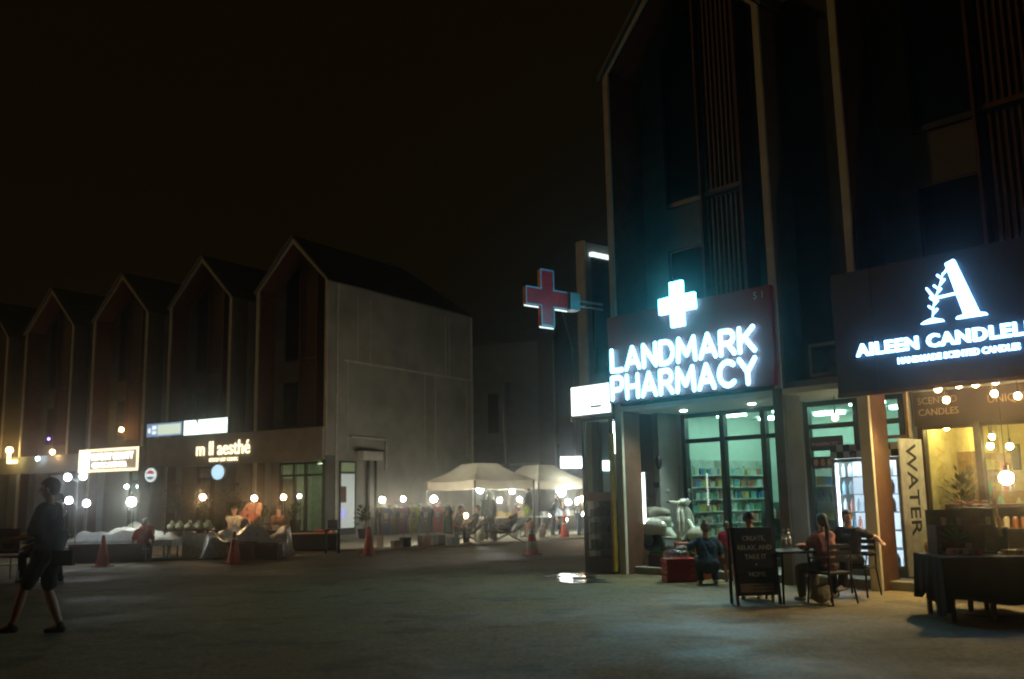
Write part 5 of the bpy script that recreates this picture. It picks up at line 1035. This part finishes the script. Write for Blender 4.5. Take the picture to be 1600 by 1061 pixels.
q = MB(); q.ell((0, 0, .06), (.2, .13, .08)); q.ell((.09, .02, .12), (.08, .07, .08)); o = wrinkle(blob(q, 'plastic_bag', glass('thin_film_bag', (.8, .85, .85), .2, .15), None, .012, 1, loc=(2.68, 16.55, .38)), .035, 12); tag(o, 'crumpled clear plastic bag on top of the bright red crate', 'bag')

# A-board
t = empty('sandwich_board', (3.16, 12.95, 0), .12, 'black sandwich board lettered CREATE, RELAX, AND TAKE IT HOME', 'sign board')
ang = .16
f = MB(); f.obox((0, 0, .53), ((1, 0, 0), (0, cos(ang), sin(ang)), (0, -sin(ang)*-1, cos(ang))), (.01, .01, .01)); 
bd = MB(); lean = Vector((0, sin(ang), cos(ang))); nn = Vector((0, cos(ang), -sin(ang)))
bd.obox(Vector((0, .0, .10)) + lean*.46, ((1, 0, 0), nn, lean), (.27, .014, .44)); B1 = bd.build('board', BLACK, t, bevel=.004)
for x in (-.285, .285):
    MB().obox(Vector((x, 0, 0)) + lean*.5, ((1, 0, 0), nn, lean), (.015, .02, .5)).build('leg', WOODD, t)
    MB().obox(Vector((x, .34, 0)) + Vector((0, -sin(ang), cos(ang)))*.5, ((1, 0, 0), (0, 1, 0), (0, 0, 1)), (.015, .02, .49)).build('leg', WOODD, t)
MB().obox(Vector((0, 0, 0)) + lean*.98, ((1, 0, 0), nn, lean), (.3, .02, .015)).build('rail', WOODD, t)
CH = mat('chalk_lettering', (.6, .55, .42), .8)
for k, (s_, z) in enumerate([('CREATE,', .80), ('RELAX, AND', .68), ('TAKE IT', .56), ('HOME', .335)]):
    p = lean*z; text('lettering', s_, .088, CH, t, (0, p.y-.046, p.z+.03), rot=(pi/2-ang, 0, 0), ext=.002, off=0, align='CENTER', sx=.95)
p = lean*.49; MB().ell((0, p.y-.044, p.z+.03), (.012, .003, .012)).build('dot', CH, t)
p = lean*.22; MB().obox(Vector((-.02, p.y-.034, p.z)), ((1, 0, 0), nn, lean), (.22, .003, .055)).build('notice_paper', mat('tan_paper', (.26, .20, .13), .8), t)
for z in (.245, .20): p = lean*z; MB().obox(Vector((.05, p.y-.040, p.z)), ((1, 0, 0), nn, lean), (.13, .001, .008)).build('notice_print', mat('brown_print', (.1, .07, .04)), t)

# cafe table, chairs, three seated people
def cafe_chair(p, rz, lab, back=True):
    t = empty('chair', p, rz, lab, 'chair'); t.scale = (.9, .9, .86); m = mat('dark_brown_metal', (.012, .008, .006), .7)
    MB().box(-.22, .22, -.22, .22, .44, .475).build('seat', m, t, bevel=.012)
    q = MB()
    for z in (.62, .72, .82): q.box(-.21, .21, .205, .225, z, z+.07)
    q.build('backrest', m, t, bevel=.008)
    for x in (-.21, .21):
        MB().cyl((x, .2, .44), (x*1.12, .27, 0), .014).cyl((x, .2, .44), (x, .225, .93), .014).build('leg', m, t, True); MB().cyl((x, -.2, .44), (x*1.1, -.24, 0), .014).build('leg', m, t, True)
        MB().tube([(x*1.05, .21, .68), (x*1.1, -.15, .68), (x, -.2, .46)], .012).build('armrest', m, t, True)
    return t
ct = empty('table', (3.78, 13.35, 0), .1, 'small dark cafe table between the seated people', 'table')
MB().box(-.35, .35, -.35, .35, .64, .67).build('tabletop', mat('dark_brown_metal', (.012, .008, .006), .7), ct, bevel=.008)
for x, y in ((-.3, -.3), (.3, -.3), (-.3, .3), (.3, .3)): MB().cyl((x, y, .64), (x*1.08, y*1.08, 0), .016).build('leg', BLACKM, ct, True)
cafe_chair((4.12, 13.0, 0), pi+.45, 'dark metal chair with its back to the camera under the woman in pink')
cafe_chair((4.78, 13.85, 0), -1.1+pi/2*0+.35, 'dark metal chair of the man resting his arm on its back')
cafe_chair((3.36, 14.15, 0), -.3, 'dark metal chair behind the sandwich board')
for o in [o for o in bpy.data.objects if o.name.startswith('chair') and o.parent is None]: pass
PINKT = (.36, .13, .11)
person('person with long dark hair and an off-shoulder pink top seated with their back turned', (4.10, 13.08, 0), .45, hip=(0, 0, .56), lean=(0, .06, 1), hl=(-.22, .42, .76), hr=(.12, .42, .78), fl=(-.16, .40, .08), fr=(.12, .42, .08), shirt=PINKT, legs=(.10, .085, .06), sleeve=.45, hair='pony', vox=.007, face=-.2, female=True, s=.84, kpole=(0, 1, .6))
person('person in a dark shirt seated with one bare arm stretched over the chair back', (4.72, 13.88, 0), pi-.85, hip=(0, 0, .56), lean=(.02, .05, 1), hl=(-.52, -.02, .86), hr=(.15, .35, .75), fl=(-.1, .50, .20), fr=(.12, .42, .08), shirt=(.02, .015, .014), legs=(.015, .013, .012), sleeve=.55, vox=.007, face=.9, s=.86, shoe=(.55, .5, .38), kpole=(0, 1, .6))
person('person with short dark hair seated behind the sandwich board looking down', (3.36, 14.1, 0), pi-.3, hip=(0, 0, .56), lean=(0, .12, 1), hl=(-.15, .4, .78), hr=(.2, .4, .78), fl=(-.12, .42, .08), fr=(.12, .42, .08), shirt=(.012, .012, .014), legs=(.02, .02, .02), sleeve=.6, vox=.007, tilt=.7, face=.7, s=.86, kpole=(0, 1, .6))
def bottle(p, lab, h=.26, r=.035, m=None):
    t = empty('water_bottle', p, 0, lab, 'bottle')
    MB().lathe([(r*.9, 0), (r, .02), (r, h*.66), (r*.35, h*.88), (r*.35, h)], n=16).build('body', m or glass('bottle_plastic', (.85, .9, .9), .25, .1), t, True)
    MB().lathe([(r*.42, h), (r*.42, h+.022)], n=12).build('cap', WHITE, t, True); MB().lathe([(r*1.02, h*.3), (r*1.02, h*.55)], n=16).build('label_band', mat('bottle_label', (.5, .5, .46)), t, True)
bottle((3.62, 13.28, .671), 'clear water bottle at the left edge of the cafe table'); bottle((3.72, 13.42, .671), 'second clear water bottle behind the first on the cafe table')
o = MB().lathe([(.04, 0), (.09, .05), (.1, .055)], n=18).ell((0, 0, .05), (.08, .08, .03)).build('snack_bowl', mat('orange_snack', (.5, .16, .05)), loc=(3.93, 13.5, .671), smooth=True); tag(o, 'orange bowl of snacks on the cafe table', 'bowl')
q = MB(); q.ell((0, 0, .12), (.14, .1, .12)); q.ell((.05, 0, .2), (.08, .06, .06)); o = blob(q, 'paper_bag', cloth('bagw', (.4, .36, .28)), None, .012, 1, loc=(3.98, 13.0, .0)); tag(o, 'pale bag on the ground under the cafe table', 'bag')
o = MB().box(-.16, .16, -.1, .1, 0, .3).box(-.12, .12, -.11, -.1, .05, .25).build('shopping_bag', cloth('bagg', (.22, .2, .16)), loc=(3.74, 13.05, .40), bevel=.01)
bpy.data.objects.remove(o)

# drinks cooler with WATER on its side
def cooler():
    t = empty('drinks_cooler', R(4.02, .82, .13), AR, 'lit glass door drinks cooler with chequered header and WATER lettered down its side', 'cooler'); w, d, h = 1.16, .62, 2.05
    m = mat('grey_green_case', (.20, .22, .19), .5)
    MB().box(0, w, .05, d, 0, .12).box(0, w, d-.04, d, .12, h).box(0, .04, .05, d-.04, .12, h).box(w-.04, w, .05, d-.04, .12, h).box(.04, w-.04, .05, d-.04, 1.84, h).build('case', m, t, bevel=.006)
    q = MB(); q.ring([(0, .12), (w/2, .12), (w/2, 1.82), (0, 1.82)], [(.05, .17), (w/2-.05, .17), (w/2-.05, 1.77), (.05, 1.77)], 0, .045); q.build('door_frame', m, t)
    q = MB(); q.ring([(w/2+.004, .12), (w, .12), (w, 1.82), (w/2+.004, 1.82)], [(w/2+.05, .17), (w-.05, .17), (w-.05, 1.77), (w/2+.05, 1.77)], 0, .045); q.build('door_frame', m, t)
    MB().box(.05, w/2-.05, .02, .026, .17, 1.77).build('door_glass', glass('cooler_glass', (.95, .98, 1), .06), t); MB().box(w/2+.05, w-.05, .02, .026, .17, 1.77).build('door_glass', glass('cooler_glass', (.95, .98, 1), .06), t)
    MB().box(.041, w-.041, d-.06, d-.041, .12, 1.83).build('glowing_back', emit('cooler_back', (.72, .88, 1), .42), t)  # back panel itself glows in place of the lit interior
    MB().box(.05, w-.05, .06, .085, 1.79, 1.82).build('added_light_strip', emit('cooler_fill_strip', (.75, .9, 1), 22), t)  # strips added here and below to light the bottles from the front
    MB().box(w/2-.02, w/2+.02, .05, .06, .2, 1.75).build('added_light_strip', emit('cooler_fill_strip', (.75, .9, 1), 22), t)
    MB().box(.05, .065, .06, .075, .2, 1.75).build('added_light_strip', emit('cooler_fill_strip', (.75, .9, 1), 22), t)
    for z in (.42, .70, .98, 1.26, 1.54): MB().box(.045, w-.045, .08, d-.065, z-.012, z).build('shelf', mat('wire_shelf', (.3, .32, .34)), t)
    a_, b_ = MB(), MB(); n = 10; cw = w/n*1.0
    for i in range(n):
        for j in range(2): (a_ if (i+j) % 2 else b_).box(i*cw, (i+1)*cw-.001, -.01, .048, 1.83+j*.11, 1.83+(j+1)*.11-.001)
    a_.build('header_dark_squares', BLACK, t); b_.build('header_pale_squares', mat('pale_square', (.5, .5, .42)), t)
    MB().box(w, w+.02, .0, d+.1, .02, h+.05).build('side_board', mat('cream_side_board', (.74, .76, .72), .6), t, bevel=.004)
    text('lettering', 'WATER', .44, mat('black_lettering', (.02, .02, .02)), t, (w+.022, .2, 2.02), rot=(pi/2, pi/2, pi/2), ext=.002, off=.004, sx=.93)
    for lv_, z in enumerate((.132, .422, .702, .982, 1.262, 1.542)):
        for k in range(9):
            if rnd.random() < .12: continue
            c_ = [(.65, .72, .75), (.3, .5, .7), (.75, .75, .72), (.7, .3, .25), (.5, .65, .7)][rnd.randrange(5)]
            me = MB().lathe([(.032, 0), (.034, .14), (.014, .18), (.014, .21)], n=9); o = me.build('drink_bottle', mat('drink%.2f%.2f' % c_[:2], c_, .3), loc=t.location + dR*(.09+.118*k) + nR*.2 + Vector((0, 0, z)), smooth=True); tag(o, 'small drink bottle on a lit shelf of the cooler', 'bottle', 'bottles in the drinks cooler')
cooler()
q = MB(); q.ell((0, 0, .1), (.12, .1, .12)); q.ell((0, 0, .3), (.08, .07, .12)); q.ell((0, 0, .48), (.055, .05, .09)); o = blob(q, 'stone_figure', mat('ochre_stone', (.30, .20, .07), .8), None, .012, 1, loc=R(5.62, .62, .13)); tag(o, 'small ochre stone ornament at the foot of the drinks cooler', 'ornament')

# ---------------------------------------------------------------- candle shop front
spots = [((5.99, .6), 2.9, 'small warm spot bulb nearest the flat downlight'), ((6.30, .6), 2.93, 'warm spot bulb in the middle of the soffit row'), ((6.54, .6), 2.92, 'tilted warm spot bulb right of the middle one'), ((6.82, .6), 2.93, 'large warm spot bulb at the right of the soffit row'), ((6.10, .6), 2.73, 'warm bulb hanging in front of the word SCENTED'), ((6.79, .6), 2.76, 'warm bulb hanging just above the word UNIQUE'), ((7.1, .6), 2.7, 'orange warm bulb at the photo edge by UNIQUE')]
for (u, v), z, lab in spots: bulb_lamp(R(u, v, z), lab, (1, .62, .26), 36, .05, pole=max(.03, 3.0-z-.05-.07), group='warm bulbs under the candle shop soffit')
for (u, v), z, lab in [((5.40, 2.0), 2.42, 'warm bulb inside the left pane of the candle shop'), ((6.06, 2.0), 2.09, 'left one of the pair of warm bulbs inside the candle shop'), ((6.35, 2.0), 2.07, 'right one of the pair of warm bulbs inside the candle shop'), ((7.4, 2.9), 2.3, 'warm bulb deep inside the candle shop'), ((5.5, 3.4), 2.3, 'warm bulb at the back of the candle shop')]:
    bulb_lamp(R(u, v, z), lab, (1, .68, .24), 120, .05, pole=max(.05, 2.96-z-.12), group='warm bulbs inside the candle shop')
WJ = [3, 4, 6, 7, 8, 9, 12, 13, 14, 15]
def CS(a_, b_, z=0): return R(5.52-b_, 2.75+a_, z)
shelves(CS, AR+pi/2, 0, 0, 1.3, .35, [.4, .8, 1.2, 1.6], 'wooden shelf of jars against the candle shop wall', m=WOOD, plab='small candle jar on the candle shop shelves', grp='jars on the candle shop shelves', per=9, idxs=WJ, sc=1.1)
shelves(R, AR, 7.2, 3.6, 1.4, .35, [.4, .8, 1.2, 1.6, 2.0], 'wooden shelf of jars at the right of the candle shop', m=WOOD, plab='small candle jar on the candle shop shelves', grp='jars on the candle shop shelves', per=9, idxs=WJ, sc=1.1)
shelves(R, AR, 5.95, 2.15, 1.0, .3, [.3, .6, .95], 'low shelf of pale jars just behind the candle shop glass', m=WOOD, plab='small candle jar on the candle shop shelves', grp='jars on the candle shop shelves', per=7, idxs=WJ, sc=1.2)
for (u, v, z, w_, h_, c_, lab) in [(5.9, 4.36, 2.05, .5, .45, (.25, .12, .05), 'brown picture on the candle shop back wall'), (5.32, 4.36, 1.75, .22, .45, (.12, .08, .05), 'narrow dark picture on the candle shop back wall'), (6.9, 4.36, 1.9, .8, .22, (.3, .13, .06), 'long reddish sign on the candle shop back wall')]:
    t = empty('wall_picture', R(u, v, z), AR, lab, 'picture'); MB().box(0, w_, 0, .03, 0, h_).build('frame', WOODD, t); MB().box(.03, w_-.03, -.004, -.001, .03, h_-.03).build('canvas', mat('pic%.2f' % c_[0], c_), t)
plant(R(5.5, 2.2, .15), 'leafy plant in a basket behind the left pane of the candle shop', WOOD, 1.55, .35, 160, .75, .2, 21, mat('olive_leaves', (.12, .11, .02), .7, var=.4))
# craft table with black cloth
TB = Vector((6.12, 11.25, 0)); tz = -.10
t = empty('table', TB, tz, 'long stall table with thin dark legs at the photo edge', 'table')
MB().box(-1.35, 1.35, -.45, .45, .66, .69).build('tabletop', WOODD, t)
for x, y in ((-1.28, -.4), (1.28, -.4), (-1.28, .4), (1.28, .4), (-.85, -.4), (-.85, .3)): MB().box(x-.025, x+.025, y-.025, y+.025, 0, .66).build('leg', WOODD, t)
MB().box(-1.26, -.87, -.41, -.39, .28, .32).build('rail', WOODD, t)
P_, F_ = drape('c', 2.78, .98, .702, .46, None, 7, .03, .03, 90)
P2 = []
for x, y, z in P_:
    if x < -1.3 and z < .43: z -= .16*min(1, (.43-z)/.2)*(1 if y < -.2 else .3)
    P2.append((x, y, z))
o = MB().add(P2, F_).build('table_cloth', CLOTHB, loc=TB, rotz=tz, smooth=True); s_ = o.modifiers.new('s', 'SOLIDIFY'); s_.thickness = .006; tag(o, 'black cloth hanging over the stall table, longer at its left corner', 'tablecloth')
def on(x, y, z=.71): return TB + Matrix.Rotation(tz, 3, 'Z') @ Vector((x, y, z))
for k in range(14):
    q = MB().lathe([(.035, 0), (.045, .02), (.04, .055), (.02, .06)], n=12); o = q.build('small_candle', mat('candle%d' % (k % 4), [(.5, .03, .03), (.55, .2, .12), (.6, .35, .25), (.35, .02, .02)][k % 4], .4), loc=on(-1.15+.024*k, -.15+.1*(k % 3)), smooth=True); tag(o, 'small red candle at the left end of the black cloth', 'candle', 'red candles on the stall table')
for k in range(16):
    q = MB().lathe([(.028, 0), (.03, .045), (.026, .045), (.024, .02)], n=12); o = q.build('small_candle', mat('wax%d' % (k % 3), [(.6, .52, .42), (.5, .35, .22), (.62, .58, .52)][k % 3], .25, spec=.8), loc=on(-.60+.024*k, -.25+.1*(k % 3)), smooth=True); tag(o, 'small pale candle in the middle of the black cloth', 'candle', 'pale candles on the stall table')
t = empty('display_stand', on(-.90, .25, .705), tz+.1, 'dark tiered stand with red flowers on top on the stall table', 'display stand')
MB().box(-.35, .35, -.13, .13, .0, .02).box(-.35, .35, -.13, .13, .30, .32).box(-.05, .38, -.13, .13, .50, .52).box(-.35, -.33, -.13, .13, .02, .3).box(.33, .35, -.13, .13, .02, .5).box(-.35, .35, .11, .13, .02, .5).build('frame', WOODD, t)
MB().obox((.42, -.05, .40), ((1, 0, .12), (0, 1, 0), (-.12, 0, 1)), (.012, .02, .22)).build('slanting_leg', WOOD, t)
rr = random.Random(5)
for k in range(16):
    q = MB(); 
    for j in range(6): a_ = j*pi/3; q.ell((.02*cos(a_), .02*sin(a_), 0), (.018, .018, .012), 6, 4)
    q.ell((0, 0, .006), .012, 6, 4); o = q.build('flower', mat('flower%d' % (k % 3), [(.6, .05, .06), (.6, .2, .12), (.65, .5, .38)][k % 3], .7), loc=on(-.92+.022*k, .18+rr.uniform(0, .12), (.705+.53)+rr.uniform(0, .07)), smooth=True); tag(o, 'red and cream flower on top of the tiered stand', 'flower', 'flowers on the tiered stand')
for k in range(8):
    q = MB().lathe([(.03, 0), (.035, .07), (.03, .09)], n=12); o = q.build('jar', mat('jar%d' % (k % 3), [(.2, .16, .12), (.5, .38, .25), (.12, .03, .02)][k % 3], .2, spec=.9), loc=on(-1.17+.085*k, .25, (.726)+(.3 if k % 2 else 0)), smooth=True); tag(o, 'small glass jar on a tier of the stand', 'jar', 'jars on the tiered stand')
t = empty('wooden_cabinet', R(6.3, -.15, .0), AR, 'dark open wooden cabinet with lit jars in front of the candle shop', 'cabinet')
MB().box(0, 2.2, 0, .4, .0, .62).build('base', WOODD, t); MB().box(0, 2.2, .37, .4, .62, 1.2).build('back', mat('warm_wood', (.2, .09, .03), .5), t); MB().box(0, 2.2, 0, .4, 1.2, 1.24).build('top', WOODD, t)
for x in (0, 1.1, 2.16): MB().box(x, x+.04, 0, .37, .62, 1.2).build('upright', WOODD, t)
MB().box(.04, 2.16, .02, .37, .90, .92).build('shelf', WOODD, t)
for k in range(18):
    q = MB().lathe([(.035, 0), (.04, .12), (.03, .15)], n=12); o = q.build('jar', mat('cjar%d' % (k % 4), [(.5, .3, .12), (.6, .5, .3), (.3, .12, .05), (.5, .2, .1)][k % 4], .2, spec=.9), loc=R(6.42+.115*k, .1, .921), rotz=AR, smooth=True); tag(o, 'candle jar on the shelf of the dark wooden cabinet', 'jar', 'jars in the dark cabinet')
o = MB().box(0, .75, 0, .45, 0, .02).box(0, .02, 0, .45, .02, .62).box(.73, .75, 0, .45, .02, .62).box(.02, .73, .43, .45, .02, .62).box(0, .75, 0, .45, .62, .64).build('black_box_shelf', BLACK, loc=on(-.98, .62, .34), rotz=tz); tag(o, 'black box shelf behind the left end of the stall table', 'shelf')
plant(on(-.95, .32, .705), 'small green plant between the red candles and the box shelf', mat('dark_pot', (.03, .02, .015)), .2, .12, 40, .06, .05, 31, mat('deep_green', (.03, .12, .03), .7))
bulb_lamp(on(-.08, .9, 1.57), 'large bright warm bulb hanging over the stall table', (1, .72, .36), 120, .085, pole=1.4, group=None)
t = empty('stool', (5.45, 11.55, 0), 0, 'round based dark stool standing under the stall table', 'stool')
MB().lathe([(.26, 0), (.27, .015), (.1, .04), (.03, .05)], n=28).build('base', BLACKM, t, True); MB().cyl((0, 0, .05), (0, 0, .5), .03).build('column', BLACKM, t, True); MB().lathe([(.17, .5), (.18, .52), (.17, .55)], n=24).build('seat', BLACK, t, True)
person('person sitting behind the stall table with only the lower legs showing', (5.75, 12.15, 0), pi+.1, hip=(0, 0, .56), lean=(0, .05, 1), hl=(-.2, .3, .82), hr=(.2, .3, .82), fl=(-.12, .40, .08), fr=(.10, .36, .08), shirt=(.02, .02, .025), legs=(.02, .04, .06), vox=.012, s=.6) if False else None

# ---------------------------------------------------------------- scattering volume added to imitate lens glow round the lights
hz = MB().box(-70, 70, -8, 95, -1, 30).build('glow_haze', bpy.data.materials.new('glow_volume')); tag(hz, kind='stuff')
hm = hz.data.materials[0]; hm.use_nodes = True; hm.node_tree.nodes.clear()
vo = hm.node_tree.nodes.new('ShaderNodeVolumePrincipled'); vo.inputs['Color'].default_value = (.98, .97, .92, 1); vo.inputs['Density'].default_value = .0042; vo.inputs['Anisotropy'].default_value = .966
ho = hm.node_tree.nodes.new('ShaderNodeOutputMaterial'); hm.node_tree.links.new(vo.outputs[0], ho.inputs['Volume'])
